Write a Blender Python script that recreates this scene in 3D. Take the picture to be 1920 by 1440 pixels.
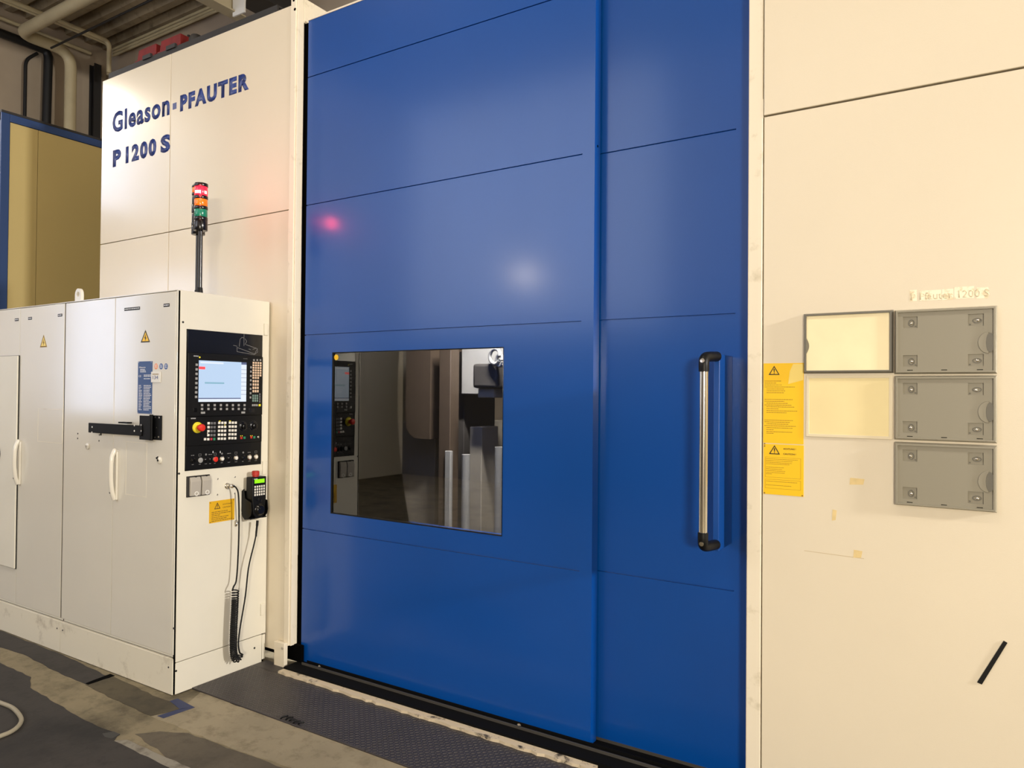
import bpy, bmesh, math, random
from mathutils import Vector, Matrix
random.seed(7)
for o in list(bpy.data.objects): bpy.data.objects.remove(o)
S = bpy.context.scene
COL = S.collection
# ------------------------------------------------------------------ camera
YAW, PITCH, ROLL, FPX, CAMH = math.radians(32.14994), math.radians(0.67081), math.radians(0.49039), 1364.19, 1.6585
fwd = Vector((-math.sin(YAW)*math.cos(PITCH), math.cos(YAW)*math.cos(PITCH), math.sin(PITCH)))
rt0 = Vector((math.cos(YAW), math.sin(YAW), 0)); up0 = rt0.cross(fwd)
rt = math.cos(ROLL)*rt0 + math.sin(ROLL)*up0
up = -math.sin(ROLL)*rt0 + math.cos(ROLL)*up0
CAM = Vector((0, 0, CAMH))
cd = bpy.data.cameras.new('camera'); cam = bpy.data.objects.new('camera', cd); COL.objects.link(cam)
cd.sensor_width = 36; cd.lens = FPX/1920*36; cd.clip_start = 0.05; cd.clip_end = 200
cam.matrix_world = Matrix(((rt.x, up.x, -fwd.x, CAM.x), (rt.y, up.y, -fwd.y, CAM.y), (rt.z, up.z, -fwd.z, CAM.z), (0, 0, 0, 1)))
S.camera = cam
S.view_settings.view_transform = 'Standard'; S.view_settings.look = 'None'
S.view_settings.gamma = 1; S.view_settings.exposure = 0.0; S.view_settings.use_curve_mapping = False
# ------------------------------------------------------------------ world and hall lamps
w = bpy.data.worlds.new('world'); S.world = w; w.use_nodes = True
w.node_tree.nodes['Background'].inputs[0].default_value = (1.0, 0.93, 0.82, 1)
w.node_tree.nodes['Background'].inputs[1].default_value = 0.05
WARM = (1.0, 0.89, 0.71); NEUT = (1.0, 0.90, 0.76)
#           x     y     z     power colour
LAMPS = [(-10.4, 0.6, 5.6, 90, NEUT), (-5.6, 0.2, 7.0, 24, NEUT), (-1.9, 0.2, 7.0, 72, NEUT),
         (1.9, 0.2, 7.0, 18, WARM), (5.6, 0.2, 7.0, 30, WARM)]
# floodlights hanging in the hall: x, y, z, power, colour, aim, half size, place
FLOODS = [((8.6, 1.7, 4.2), 880, (1.0, 0.95, 0.88), (-3.6, 2.6, 1.3), .34, 'at the right end of the aisle'),
          ((-5.75, -3.4, 3.45), 9, (1.0, 0.88, 0.72), (-3.2, 3.0, 2.2), .06, 'behind the camera on the left'),
          ((2.3, -3.3, 2.1), 250, (1.0, 0.90, 0.72), (-0.4, 3.0, .2), .30, 'behind the camera on the right')]
XL, YB, H = -12.5, 6.76, 7.44          # hall corner: left wall, back wall, ceiling height
XR, YR = 9.0, -5.0

# ------------------------------------------------------------------ survey helpers: picture point -> point on a known plane
def ray(px, py): return (px-960)/FPX*rt - (py-720)/FPX*up + fwd
def on(ax, px, py, val):
    d = ray(px, py); return CAM + d*((val-CAM[ax])/d[ax])
def on_x(px, py, v): return on(0, px, py, v)
def on_y(px, py, v): return on(1, px, py, v)
def on_z(px, py, v): return on(2, px, py, v)

# ------------------------------------------------------------------ materials
MATS = {}
def lin(c):
    return tuple((x/255/12.92 if x/255 <= .04045 else ((x/255+.055)/1.055)**2.4) for x in c)
def mat(name, rgb, rough=.5, metal=0, bump=None, var=None, emit=None, strength=0, coat=0, spec=.5, dirt=None):
    """rgb in sRGB 0-255; bump=(scale,strength); var=(scale,amount) mottled value; dirt=(scale,rgb,lo,hi)"""
    m = bpy.data.materials.new(name); m.use_nodes = True; nt = m.node_tree; b = nt.nodes['Principled BSDF']
    c = lin(rgb); b.inputs['Base Color'].default_value = (*c, 1)
    b.inputs['Roughness'].default_value = rough; b.inputs['Metallic'].default_value = metal
    b.inputs['Coat Weight'].default_value = coat; b.inputs['Coat Roughness'].default_value = .16 if coat < 1 else .13
    b.inputs['Specular IOR Level'].default_value = spec
    if emit:
        b.inputs['Emission Color'].default_value = (*lin(emit), 1); b.inputs['Emission Strength'].default_value = strength
    tc = nt.nodes.new('ShaderNodeTexCoord') if (bump or var or dirt) else None
    if tc:
        geo = nt.nodes.new('ShaderNodeNewGeometry')
    out = None
    if var:
        n = nt.nodes.new('ShaderNodeTexNoise'); n.inputs['Scale'].default_value = var[0]; n.inputs['Detail'].default_value = 6
        nt.links.new(geo.outputs['Position'], n.inputs['Vector'])
        r = nt.nodes.new('ShaderNodeMapRange'); r.inputs[1].default_value = .3; r.inputs[2].default_value = .7
        r.inputs[3].default_value = 1-var[1]; r.inputs[4].default_value = 1+var[1]
        nt.links.new(n.outputs['Fac'], r.inputs[0])
        mx = nt.nodes.new('ShaderNodeVectorMath'); mx.operation = 'SCALE'; mx.inputs[0].default_value = c
        nt.links.new(r.outputs[0], mx.inputs['Scale']); out = mx.outputs[0]
        nt.links.new(out, b.inputs['Base Color'])
    if dirt:
        n = nt.nodes.new('ShaderNodeTexNoise'); n.inputs['Scale'].default_value = dirt[0]; n.inputs['Detail'].default_value = 9; n.inputs['Roughness'].default_value = .65
        nt.links.new(geo.outputs['Position'], n.inputs['Vector'])
        r = nt.nodes.new('ShaderNodeMapRange'); r.inputs[1].default_value = dirt[2]; r.inputs[2].default_value = dirt[3]
        nt.links.new(n.outputs['Fac'], r.inputs[0])
        mx = nt.nodes.new('ShaderNodeMix'); mx.data_type = 'RGBA'
        nt.links.new(r.outputs[0], mx.inputs[0])
        if out: nt.links.new(out, mx.inputs[6])
        else: mx.inputs[6].default_value = (*c, 1)
        mx.inputs[7].default_value = (*lin(dirt[1]), 1)
        nt.links.new(mx.outputs[2], b.inputs['Base Color'])
    if bump:
        n = nt.nodes.new('ShaderNodeTexNoise'); n.inputs['Scale'].default_value = bump[0]; n.inputs['Detail'].default_value = 2
        nt.links.new(geo.outputs['Position'], n.inputs['Vector'])
        bn = nt.nodes.new('ShaderNodeBump'); bn.inputs['Strength'].default_value = bump[1]; bn.inputs['Distance'].default_value = .002
        nt.links.new(n.outputs['Fac'], bn.inputs['Height']); nt.links.new(bn.outputs[0], b.inputs['Normal'])
    MATS[name] = m
    return m
mat('cream_paint', (226, 215, 193), .3, bump=(260, .10), var=(1.3, .02), coat=.8)
mat('cream_post', (234, 224, 203), .35, bump=(120, .05), dirt=(9, (190, 178, 150), .58, .78))
mat('cabinet_paint', (218, 213, 200), .3, bump=(280, .07), var=(2, .02), coat=1.0)
mat('plinth_paint', (222, 215, 196), .4, bump=(120, .06), dirt=(7, (150, 138, 115), .55, .8))
mat('side_paint', (224, 219, 204), .42, bump=(200, .08), var=(3, .03))
mat('blue_paint', (1, 71, 153), .34, bump=(240, .10), var=(1.2, .05), coat=.6, spec=.3)
mat('blue_handle_paint', (4, 66, 142), .4)
mat('blue_ink', (38, 60, 128), .35)
mat('black_plastic', (9, 9, 10), .42, spec=.25)
mat('black_gloss', (9, 9, 11), .22)
mat('black_steel', (5, 5, 6), .5, spec=.2)
mat('black_rubber', (8, 8, 9), .55, spec=.3)
mat('gap_black', (4, 4, 4), .95, spec=.05)
mat('dark_steel', (40, 38, 37), .55, .1, bump=(60, .1))
mat('steel', (190, 186, 178), .28, 1.0)
mat('chrome', (232, 228, 218), .16, 1.0)
mat('nickel', (205, 200, 190), .25, 1.0)
mat('holder_grey', (144, 139, 124), .33, bump=(300, .04))
mat('holder_dark', (104, 101, 92), .45)
mat('clear_frame', (226, 214, 186), .25)
mat('paper_cream', (238, 222, 172), .12, var=(6, .03))
mat('cream_reflection', (250, 236, 196), .07, coat=.6, var=(7, .04))  # cream colour stands in for a warm reflection on the clear cover
mat('sign_yellow', (246, 198, 34), .38)
mat('sign_yellow_worn', (240, 214, 120), .5)
mat('sign_ochre', (222, 172, 24), .4)
mat('print_black', (32, 26, 22), .5)
mat('print_brown', (136, 104, 24), .6)
mat('print_white', (226, 228, 232), .5)
mat('plate_blue', (44, 78, 132), .4)
mat('sticker_orange', (236, 158, 118), .5)
mat('sticker_blue', (78, 106, 160), .5)
mat('white_plastic', (228, 226, 220), .4)
mat('key_grey', (150, 150, 150), .5)
mat('key_dark', (104, 104, 106), .5)
mat('key_white', (232, 228, 220), .5)
mat('key_beige', (226, 198, 172), .55)
mat('key_green', (40, 128, 92), .5)
mat('key_teal', (112, 138, 132), .5)
mat('key_red', (176, 44, 62), .5)
mat('key_yellow', (238, 226, 40), .5)
mat('estop_red', (214, 44, 30), .35)
mat('estop_yellow', (232, 216, 48), .45)
mat('dull_red', (112, 14, 14), .7, var=(20, .2))
mat('red_key', (178, 40, 28), .4)
mat('line_grey', (120, 120, 120), .5)
mat('lens_red', (220, 20, 40), .2, emit=(255, 30, 50), strength=2.2)
mat('lens_red_hot', (255, 160, 120), .3, emit=(255, 170, 130), strength=9)
mat('lens_orange', (236, 128, 20), .2)
mat('lens_green', (20, 128, 100), .2)
mat('screen_blue', (28, 32, 38), .3, emit=(200, 224, 252), strength=.92)
mat('screen_white', (28, 32, 38), .3, emit=(236, 244, 255), strength=.98)
mat('screen_red', (230, 60, 60), .3, emit=(250, 70, 80), strength=.9)
mat('screen_dark', (70, 80, 110), .3, emit=(80, 90, 130), strength=.5)
mat('screen_cyan', (28, 32, 38), .3, emit=(165, 216, 238), strength=.72)
mat('lcd_green', (120, 230, 20), .3, emit=(130, 240, 10), strength=.9)
mat('socket_grey', (176, 170, 160), .35)
mat('olive_panel', (190, 171, 114), .42, bump=(160, .05), var=(.8, .05))
mat('frame_blue', (38, 66, 116), .35)
mat('hall_wall', (176, 160, 138), .8, bump=(25, .15), var=(1.1, .10))
mat('hall_rear', (236, 226, 205), .8, var=(1, .05))
mat('hall_dado', (44, 42, 41), .7)
mat('rear_glazing', (200, 212, 235), .3, emit=(222, 226, 238), strength=4.1)
mat('added_rear_glow', (190, 184, 178), .5, emit=(222, 206, 194), strength=.9)  # glow of the panes added in the right part of the rear wall
mat('roller_grey', (160, 146, 134), .6)
mat('deck_steel', (150, 134, 106), .55, .1, var=(3, .15), dirt=(6, (92, 78, 58), .5, .75))
mat('pipe_beige', (186, 172, 136), .5, var=(4, .08))
mat('pipe_black', (18, 18, 18), .5)
mat('beam_beige', (176, 164, 134), .55)
mat('daylight_glass', (230, 238, 255), .3, emit=(206, 222, 255), strength=5.5)
mat('lamp_white', (255, 240, 215), .4, emit=(255, 232, 195), strength=9)
mat('window_frame', (150, 146, 138), .5)
def concrete(name, rgb, stain, lo, hi, speck, rough=.8):
    m = mat(name, rgb, rough, bump=(45, .35), var=(2.6, .16), dirt=(2.3, stain, lo, hi)); nt = m.node_tree; b = nt.nodes['Principled BSDF']
    src = b.inputs['Base Color'].links[0].from_socket; geo = [n for n in nt.nodes if n.type == 'NEW_GEOMETRY'][0]
    for sc, a, c_, lo2, hi2 in ((11, .55, stain, .50, .66), (70, .5, speck, .60, .72)):
        n = nt.nodes.new('ShaderNodeTexNoise'); n.inputs['Scale'].default_value = sc; n.inputs['Detail'].default_value = 8; n.inputs['Roughness'].default_value = .7
        nt.links.new(geo.outputs['Position'], n.inputs['Vector'])
        r = nt.nodes.new('ShaderNodeMapRange'); r.inputs[1].default_value = lo2; r.inputs[2].default_value = hi2; r.inputs[4].default_value = a
        nt.links.new(n.outputs['Fac'], r.inputs[0]); mx = nt.nodes.new('ShaderNodeMix'); mx.data_type = 'RGBA'
        nt.links.new(r.outputs[0], mx.inputs[0]); nt.links.new(src, mx.inputs[6]); mx.inputs[7].default_value = (*lin(c_), 1); src = mx.outputs[2]
    nt.links.new(src, b.inputs['Base Color'])
concrete('concrete', (128, 117, 92), (74, 66, 48), .48, .68, (150, 140, 118))
concrete('concrete_light', (142, 131, 107), (100, 90, 69), .52, .75, (160, 150, 128))
concrete('concrete_dark', (48, 44, 41), (24, 22, 21), .48, .68, (70, 64, 58), .75)
concrete('concrete_olive', (78, 70, 52), (46, 41, 31), .48, .68, (96, 88, 70))
concrete('concrete_brown', (88, 80, 66), (62, 56, 46), .48, .70, (108, 98, 82))
mat('tape_blue', (36, 46, 84), .6, bump=(90, .2))
mat('tape_white', (136, 131, 118), .7, dirt=(12, (96, 88, 76), .5, .7))
mat('tape_dark', (52, 52, 50), .6)
mat('tread_plate', (66, 62, 62), .45, .3, bump=(70, .3), var=(5, .12))
mat('tread_worn', (98, 94, 92), .4, .4)
mat('sill_worn', (206, 190, 162), .6, bump=(60, .5), dirt=(16, (60, 54, 48), .56, .66))
mat('track_black', (4, 4, 4), .8, spec=.15)
mat('track_edge', (96, 92, 86), .5, .6)
mat('cable_grey', (150, 142, 122), .5)
mat('masking_tape', (222, 198, 142), .6, var=(30, .1))
mat('worn_label', (246, 238, 214), .5, dirt=(26, (226, 210, 176), .50, .58))
mat('worn_letter', (226, 212, 180), .5)
mat('interior_grey', (158, 150, 136), .5, var=(3, .1))
mat('interior_dark', (74, 70, 66), .6)
mat('interior_brown', (92, 78, 64), .5)
mat('interior_light', (176, 174, 168), .45, var=(6, .1))
mat('scratch', (196, 178, 142), .7)
def glass(name, tint, refl):
    m = bpy.data.materials.new(name); m.use_nodes = True; nt = m.node_tree; nt.nodes.clear()
    o = nt.nodes.new('ShaderNodeOutputMaterial'); t = nt.nodes.new('ShaderNodeBsdfTransparent'); t.inputs[0].default_value = (*tint, 1)
    g = nt.nodes.new('ShaderNodeBsdfGlossy'); g.inputs['Roughness'].default_value = .015; g.inputs[0].default_value = (1, 1, 1, 1)
    f = nt.nodes.new('ShaderNodeFresnel'); f.inputs[0].default_value = 1.5
    a = nt.nodes.new('ShaderNodeMath'); a.operation = 'ADD'; a.inputs[1].default_value = refl
    mx = nt.nodes.new('ShaderNodeMixShader')
    nt.links.new(f.outputs[0], a.inputs[0]); nt.links.new(a.outputs[0], mx.inputs[0])
    nt.links.new(t.outputs[0], mx.inputs[1]); nt.links.new(g.outputs[0], mx.inputs[2]); nt.links.new(mx.outputs[0], o.inputs[0])
    MATS[name] = m
glass('smoked_glass', (.55, .54, .52), .04)

# ------------------------------------------------------------------ mesh helpers
WL = {}
def register(o, parent, loc):
    COL.objects.link(o)
    if parent:
        o.parent = parent; o.location = Vector(loc) - WL[parent]
    else: o.location = loc
    WL[o] = Vector(loc)
    return o
def tag(o, label=None, cat=None, group=None, kind=None):
    if label: o['label'] = label
    if cat: o['category'] = cat
    if group: o['group'] = group
    if kind: o['kind'] = kind
    return o
def thing(name, loc, label, cat, group=None, kind=None):
    o = bpy.data.objects.new(name, None); o.empty_display_size = .05
    register(o, None, loc); return tag(o, label, cat, group, kind)
def inst(name, mesh, m, parent, loc):
    o = bpy.data.objects.new(name, mesh)
    if m and not mesh.materials: mesh.materials.append(MATS[m])
    return register(o, parent, loc)
def rotframe(axis):
    axis = Vector(axis).normalized()
    a = Vector((0, 0, 1)) if abs(axis.z) < .9 else Vector((1, 0, 0))
    u = axis.cross(a).normalized(); return u, axis.cross(u).normalized()
class MB:
    def __init__(s): s.v = []; s.f = []
    def add(s, vs, fs):
        b = len(s.v); s.v += [Vector(p) for p in vs]; s.f += [[i+b for i in f] for f in fs]; return s
    def box(s, x0, x1, y0, y1, z0, z1):
        x0, x1 = sorted((x0, x1)); y0, y1 = sorted((y0, y1)); z0, z1 = sorted((z0, z1))
        return s.add([(x0, y0, z0), (x1, y0, z0), (x1, y1, z0), (x0, y1, z0), (x0, y0, z1), (x1, y0, z1), (x1, y1, z1), (x0, y1, z1)],
                     [(0, 3, 2, 1), (4, 5, 6, 7), (0, 1, 5, 4), (1, 2, 6, 5), (2, 3, 7, 6), (3, 0, 4, 7)])
    def prism(s, pts, d):
        n = len(pts); d = Vector(d); P = [Vector(p) for p in pts]
        return s.add(P + [p+d for p in P], [list(range(n))[::-1], list(range(n, 2*n))] + [(i, (i+1) % n, n+(i+1) % n, n+i) for i in range(n)])
    def ring(s, outer, inner, d):
        n = len(outer); d = Vector(d); O = [Vector(p) for p in outer]; I = [Vector(p) for p in inner]
        vs = O + I + [p+d for p in O] + [p+d for p in I]; fs = []
        for i in range(n):
            j = (i+1) % n
            fs += [(i, j, n+j, n+i), (2*n+j, 2*n+i, 3*n+i, 3*n+j), (j, i, 2*n+i, 2*n+j), (n+i, n+j, 3*n+j, 3*n+i)]
        return s.add(vs, fs)
    def lathe(s, base, axis, prof, seg=24):
        base = Vector(base); ax = Vector(axis).normalized(); u, v = rotframe(ax); vs = []; fs = []
        for (r, t) in prof:
            for k in range(seg):
                a = 2*math.pi*k/seg; vs.append(base + ax*t + (u*math.cos(a)+v*math.sin(a))*r)
        m = len(prof)
        for i in range(m-1):
            for k in range(seg):
                k2 = (k+1) % seg; fs.append((i*seg+k, i*seg+k2, (i+1)*seg+k2, (i+1)*seg+k))
        fs.append(list(range(seg))[::-1]); fs.append([(m-1)*seg+k for k in range(seg)])
        return s.add(vs, fs)
    def cyl(s, p0, p1, r, seg=20):
        p0 = Vector(p0); p1 = Vector(p1); return s.lathe(p0, p1-p0, [(r, 0), (r, (p1-p0).length)], seg)
    def tube(s, pts, r, seg=8):
        P = [Vector(p) for p in pts]; n = len(P); vs = []; fs = []; u = None
        for i in range(n):
            t = (P[min(i+1, n-1)]-P[max(i-1, 0)]).normalized()
            if u is None: u, v = rotframe(t)
            else:
                u = (u - t*u.dot(t)).normalized(); v = t.cross(u)
            rr = r[i] if isinstance(r, (list, tuple)) else r
            for k in range(seg):
                a = 2*math.pi*k/seg; vs.append(P[i]+(u*math.cos(a)+v*math.sin(a))*rr)
        for i in range(n-1):
            for k in range(seg):
                k2 = (k+1) % seg; fs.append((i*seg+k, i*seg+k2, (i+1)*seg+k2, (i+1)*seg+k))
        fs.append(list(range(seg))[::-1]); fs.append([(n-1)*seg+k for k in range(seg)])
        return s.add(vs, fs)
    def mesh(s, name, m, org, smooth=None, bevel=0):
        me = bpy.data.meshes.new(name); me.from_pydata([p-org for p in s.v], [], s.f)
        bm = bmesh.new(); bm.from_mesh(me); bmesh.ops.recalc_face_normals(bm, faces=bm.faces)
        new = None
        if bevel:
            new = bmesh.ops.bevel(bm, geom=[e for e in bm.edges if e.calc_face_angle(0) > .5], offset=bevel, segments=2, affect='EDGES', profile=.6, clamp_overlap=True)
        if new and not smooth:
            for f in new['faces']: f.smooth = True
        bm.to_mesh(me); bm.free()
        if smooth:
            me.polygons.foreach_set('use_smooth', [True]*len(me.polygons)); me.set_sharp_from_angle(angle=math.radians(smooth))
        me.materials.append(MATS[m]); return me
    def build(s, name, m, parent=None, smooth=None, bevel=0, org=None):
        lo = Vector([min(p[i] for p in s.v) for i in range(3)]); hi = Vector([max(p[i] for p in s.v) for i in range(3)])
        if org is None: org = (lo+hi)/2 if parent else Vector(((lo.x+hi.x)/2, (lo.y+hi.y)/2, lo.z))
        org = Vector(org)
        o = bpy.data.objects.new(name, s.mesh(name, m, org, smooth, bevel))
        if name in ('printed_text', 'tag_print', 'sticker_print', 'knob_scale', 'button_caption'): o['kind'] = 'stuff'   # print too fine to pick apart
        return register(o, parent, org)
def bezier(pts, n=8):
    """Catmull-Rom through pts"""
    P = [Vector(p) for p in pts]; P = [P[0]*2-P[1]] + P + [P[-1]*2-P[-2]]; out = []
    for i in range(1, len(P)-2):
        for k in range(n):
            t = k/n; a, b, c, d = P[i-1:i+3]
            out.append(.5*((2*b)+(c-a)*t+(2*a-5*b+4*c-d)*t*t+(3*b-a-3*c+d)*t**3))
    return out+[P[-2]]
XA, YA_, ZA = Vector((1, 0, 0)), Vector((0, 1, 0)), Vector((0, 0, 1))
def text(name, body, m, parent, org, xd, width=None, height=None, bold=0, shear=0, depth=.0006, space=1.0):
    """lettering on a vertical face; org = lower left on the face, xd = reading direction"""
    c = bpy.data.curves.new('letters', 'FONT'); c.body = body; c.size = 1; c.offset = bold; c.shear = shear; c.space_character = space; c.resolution_u = 3
    t = bpy.data.objects.new('letters', c); COL.objects.link(t); dg = bpy.context.evaluated_depsgraph_get()
    me = bpy.data.meshes.new_from_object(t.evaluated_get(dg)); bpy.data.objects.remove(t); bpy.data.curves.remove(c)
    bm = bmesh.new(); bm.from_mesh(me)
    xs = [v.co.x for v in bm.verts]; ys = [v.co.y for v in bm.verts]
    x0, x1, y1 = min(xs), max(xs), max(ys); y0 = min(ys)
    sx = width/(x1-x0) if width else None; sy = height/(y1-y0) if height else None
    sx = sx or sy; sy = sy or sx
    n = Vector(xd).cross(ZA)
    r = bmesh.ops.extrude_face_region(bm, geom=bm.faces[:]); top = {e for e in r['geom'] if isinstance(e, bmesh.types.BMVert)}
    ctr = Vector(org) + Vector(xd)*((x1-x0)*sx/2) + ZA*((y1-y0)*sy/2)
    for v in bm.verts:
        p = Vector(org) + Vector(xd)*((v.co.x-x0)*sx) + ZA*((v.co.y-y0)*sy) + n*(depth if v in top else 0)
        v.co = p-ctr
    bmesh.ops.recalc_face_normals(bm, faces=bm.faces)
    bm.to_mesh(me); bm.free(); me.materials.clear(); me.materials.append(MATS[m]); me.name = name
    o = bpy.data.objects.new(name, me); return register(o, parent, ctr)
class Face:
    """a flat working plane: u = reading direction, z = up, n = outward"""
    def __init__(s, org, u): s.o = Vector(org); s.u = Vector(u); s.n = s.u.cross(ZA)
    def p(s, a, z, h=0): return s.o + s.u*a + ZA*z + s.n*h
    def plate(s, mb, a0, a1, z0, z1, h0, h1):
        return mb.prism([s.p(a0, z0, h0), s.p(a1, z0, h0), s.p(a1, z1, h0), s.p(a0, z1, h0)], s.n*(h1-h0))
    def words(s, mb, a0, a1, z, hgt, h, fill=1.0):
        a = a0; end = a0+(a1-a0)*fill
        while a < end-.004:
            L = random.uniform(1.2, 4.5)*hgt; b = min(a+L, end); s.plate(mb, a, b, z, z+hgt, h, h+.0003); a = b+hgt*.7
        return mb
    def frame(s, mb, a0, a1, z0, z1, t, h0, h1):
        return mb.ring([s.p(a0, z0, h0), s.p(a1, z0, h0), s.p(a1, z1, h0), s.p(a0, z1, h0)],
                       [s.p(a0+t, z0+t, h0), s.p(a1-t, z0+t, h0), s.p(a1-t, z1-t, h0), s.p(a0+t, z1-t, h0)], s.n*(h1-h0))
    def poly(s, mb, pts, h0, h1): return mb.prism([s.p(a, z, h0) for a, z in pts], s.n*(h1-h0))
    def disc(s, mb, a, z, r, h0, h1, seg=20): return mb.cyl(s.p(a, z, h0), s.p(a, z, h1), r, seg)
def warn_triangle(F, a, z, wd, ht, h, parent, bolt=False, line='print_black', fillm=None):
    """triangle with outline and exclamation mark or lightning bolt; a,z = middle of the base"""
    tri = lambda k: [(a-wd/2*k, z+ht*(1-k)*.36), (a+wd/2*k, z+ht*(1-k)*.36), (a, z+ht*(1-k)*.36+ht*k)]
    if fillm: F.poly(MB(), tri(1.0), h, h+.0005).build('triangle_plate', fillm, parent)
    mb = MB(); mb.ring([F.p(p, q, h+.0005) for p, q in tri(1.0)], [F.p(p, q, h+.0005) for p, q in tri(.74)], F.n*.0005); mb.build('triangle_outline', line, parent)
    mb = MB()
    if bolt: F.poly(mb, [(a-.02*wd, z+.12*ht), (a+.12*wd, z+.40*ht), (a+.02*wd, z+.38*ht), (a+.06*wd, z+.68*ht), (a-.12*wd, z+.32*ht), (a-.02*wd, z+.34*ht)], h+.0005, h+.001)
    else:
        F.poly(mb, [(a-.025*wd, z+.27*ht), (a+.025*wd, z+.27*ht), (a+.055*wd, z+.66*ht), (a-.055*wd, z+.66*ht)], h+.0005, h+.001)
        F.disc(mb, a, z+.17*ht, .045*wd, h+.0005, h+.001, 8)
    mb.build('bolt_symbol' if bolt else 'exclamation_mark', line, parent)

# ================================================================== THE HALL
tag(MB().box(XL-.5, XR, YR, YB+.3, -.2, 0).build('floor', 'concrete', None, org=(0, 0, 0)), 'worn beige concrete workshop floor', kind='structure')
FLOOR = bpy.data.objects['floor']
# ceiling: trapezoidal steel deck, ribs along X
mb = MB(); prof = []; y = YR
while y < YB+.3:
    prof += [(y, H), (y+.11, H), (y+.15, H+.14), (y+.26, H+.14)]; y += .30
n = len(prof); vs = [(XL-.3, a, b) for a, b in prof]+[(XR, a, b) for a, b in prof]
mb.add(vs, [(i, i+1, n+i+1, n+i) for i in range(n-1)]); mb.add([(XL-.3, YR, H+.2), (XR, YR, H+.2), (XR, YB+.3, H+.2), (XL-.3, YB+.3, H+.2)], [(0, 1, 2, 3)])
tag(mb.build('ceiling', 'deck_steel'), 'trapezoidal steel deck ceiling', kind='structure')
tag(MB().box(XL-.25, XL, YR, YB+.25, 0, H+.2).build('wall_left', 'hall_wall'), 'beige plastered hall wall at the left', kind='structure')
tag(MB().box(XL, XR, YB, YB+.25, 0, H+.2).build('wall_back', 'hall_wall'), 'beige hall wall behind the machine', kind='structure')
tag(MB().box(XR, XR+.25, YR, YB+.25, 0, H+.2).build('wall_right', 'hall_rear'), 'cream hall wall at the right end', kind='structure')
XQ = -9.9
gz0, gz1, gx0, gx1 = 2.75, 7.2, -9.4, -4.15; gx2, gx3 = -3.9, 5.2
tag(MB().box(XQ, XR, YR-.25, YR, gz1, H+.2).box(gx1, gx2, YR-.25, YR, 2.7, gz1).box(gx3, XR, YR-.25, YR, 2.7, gz1).box(XQ, gx0, YR-.25, YR, 2.7, gz1).build('wall_rear', 'hall_rear'), 'cream hall wall behind the camera', kind='structure')
tag(MB().box(XQ, XR, YR-.25, YR+.02, 0, 2.7).build('trim_1', 'hall_dado'), 'dark painted lower band of the rear wall', kind='structure')
wa = MB(); wx0, wx1, wz0, wz1 = -12.2, -10.3, 1.25, 3.7
wa.box(XL, wx0, -1.55, -1.3, 0, H+.2).box(wx1, XQ, -1.55, -1.3, 0, H+.2).box(wx0, wx1, -1.55, -1.3, 0, wz0).box(wx0, wx1, -1.55, -1.3, wz1, H+.2)
tag(wa.build('wall_alcove', 'hall_rear'), 'cream wall with a daylight window beside the aisle', kind='structure')
tag(MB().box(XQ-.25, XQ, YR, -1.3, 0, H+.2).build('wall_return', 'hall_rear'), 'cream wall return beside the aisle', kind='structure')
def window(name, axis, c, a0, a1, z0, z1, label, mull, gm='daylight_glass'):
    r = thing(name, (c, (a0+a1)/2, z0) if axis == 0 else ((a0+a1)/2, c, z0), label, None, kind='structure')
    f = Face((c, 0, 0), (0, 1, 0)) if axis == 0 else Face((0, c, 0), (-1, 0, 0))
    s = 1 if axis == 0 else -1
    lo, hi = sorted((a0*s, a1*s)); n = mull
    for k in range(n):
        p0 = lo+(hi-lo)*k/n; p1 = lo+(hi-lo)*(k+1)/n
        f.plate(MB(), p0+.04, p1-.04, z0+.04, z1-.04, .0, .012).build('pane', gm, r)
        f.frame(MB(), p0, p1, z0, z1, .045, -.02, .03).build('window_frame', 'window_frame', r)
    return r
window('window_1', 1, -1.36, wx0, wx1, wz0, wz1, 'bright daylight window in the aisle wall', 3)
window('window_2', 0, XL+.04, -1.25, .35, 4.7, 6.3, 'high daylight window in the left hall wall', 2)
window('window_3', 1, YR-.06, gx0, gx1, gz0, gz1, 'wide glazing above the dark band of the rear wall', 6, 'rear_glazing')
window('added_glow_panes', 1, YR-.06, gx2, gx3, gz0, gz1, 'added dim glowing panes in the right part of the rear wall', 8, 'added_rear_glow')  # unseen glowing panes, added to brighten the reflection in the rear door leaf
rd = thing('door_1', (0, YR+.1, 0), 'grey brown roller door in the rear wall', None, kind='structure')
for k in range(10):
    MB().box(-3.6, 5.0, YR+.06, YR+.11, .02+k*.26, .02+k*.26+.25).build('slat', 'roller_grey', rd)

# hall lamps: housing, tube and the light it gives
for i, (x, y, z, p, c) in enumerate(LAMPS):
    r = thing('ceiling_lamp', (x, y, z), 'long fluorescent ceiling lamp, number %s along the aisle from the left' % ['one', 'two', 'three', 'four', 'five'][i], 'lamp', 'ceiling lamps above the aisle')
    MB().box(x-.8, x+.8, y-.12, y+.12, z+.05, z+.12).build('housing', 'white_plastic', r, bevel=.01)
    for dy in (-.06, .06): MB().cyl((x-.76, y+dy, z+.03), (x+.76, y+dy, z+.03), .014, 10).build('tube', 'lamp_white', r, smooth=40)
    for dx in (-.6, .6): MB().cyl((x+dx, y, z+.12), (x+dx, y, H), .008, 6).build('hanger', 'steel', r)
    l = bpy.data.lights.new('lamp_light', 'AREA'); l.shape = 'RECTANGLE'; l.size = 1.5; l.size_y = .22; l.energy = p; l.color = c
    lo = bpy.data.objects.new('lamp_light', l); register(lo, r, (x, y, z))

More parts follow.
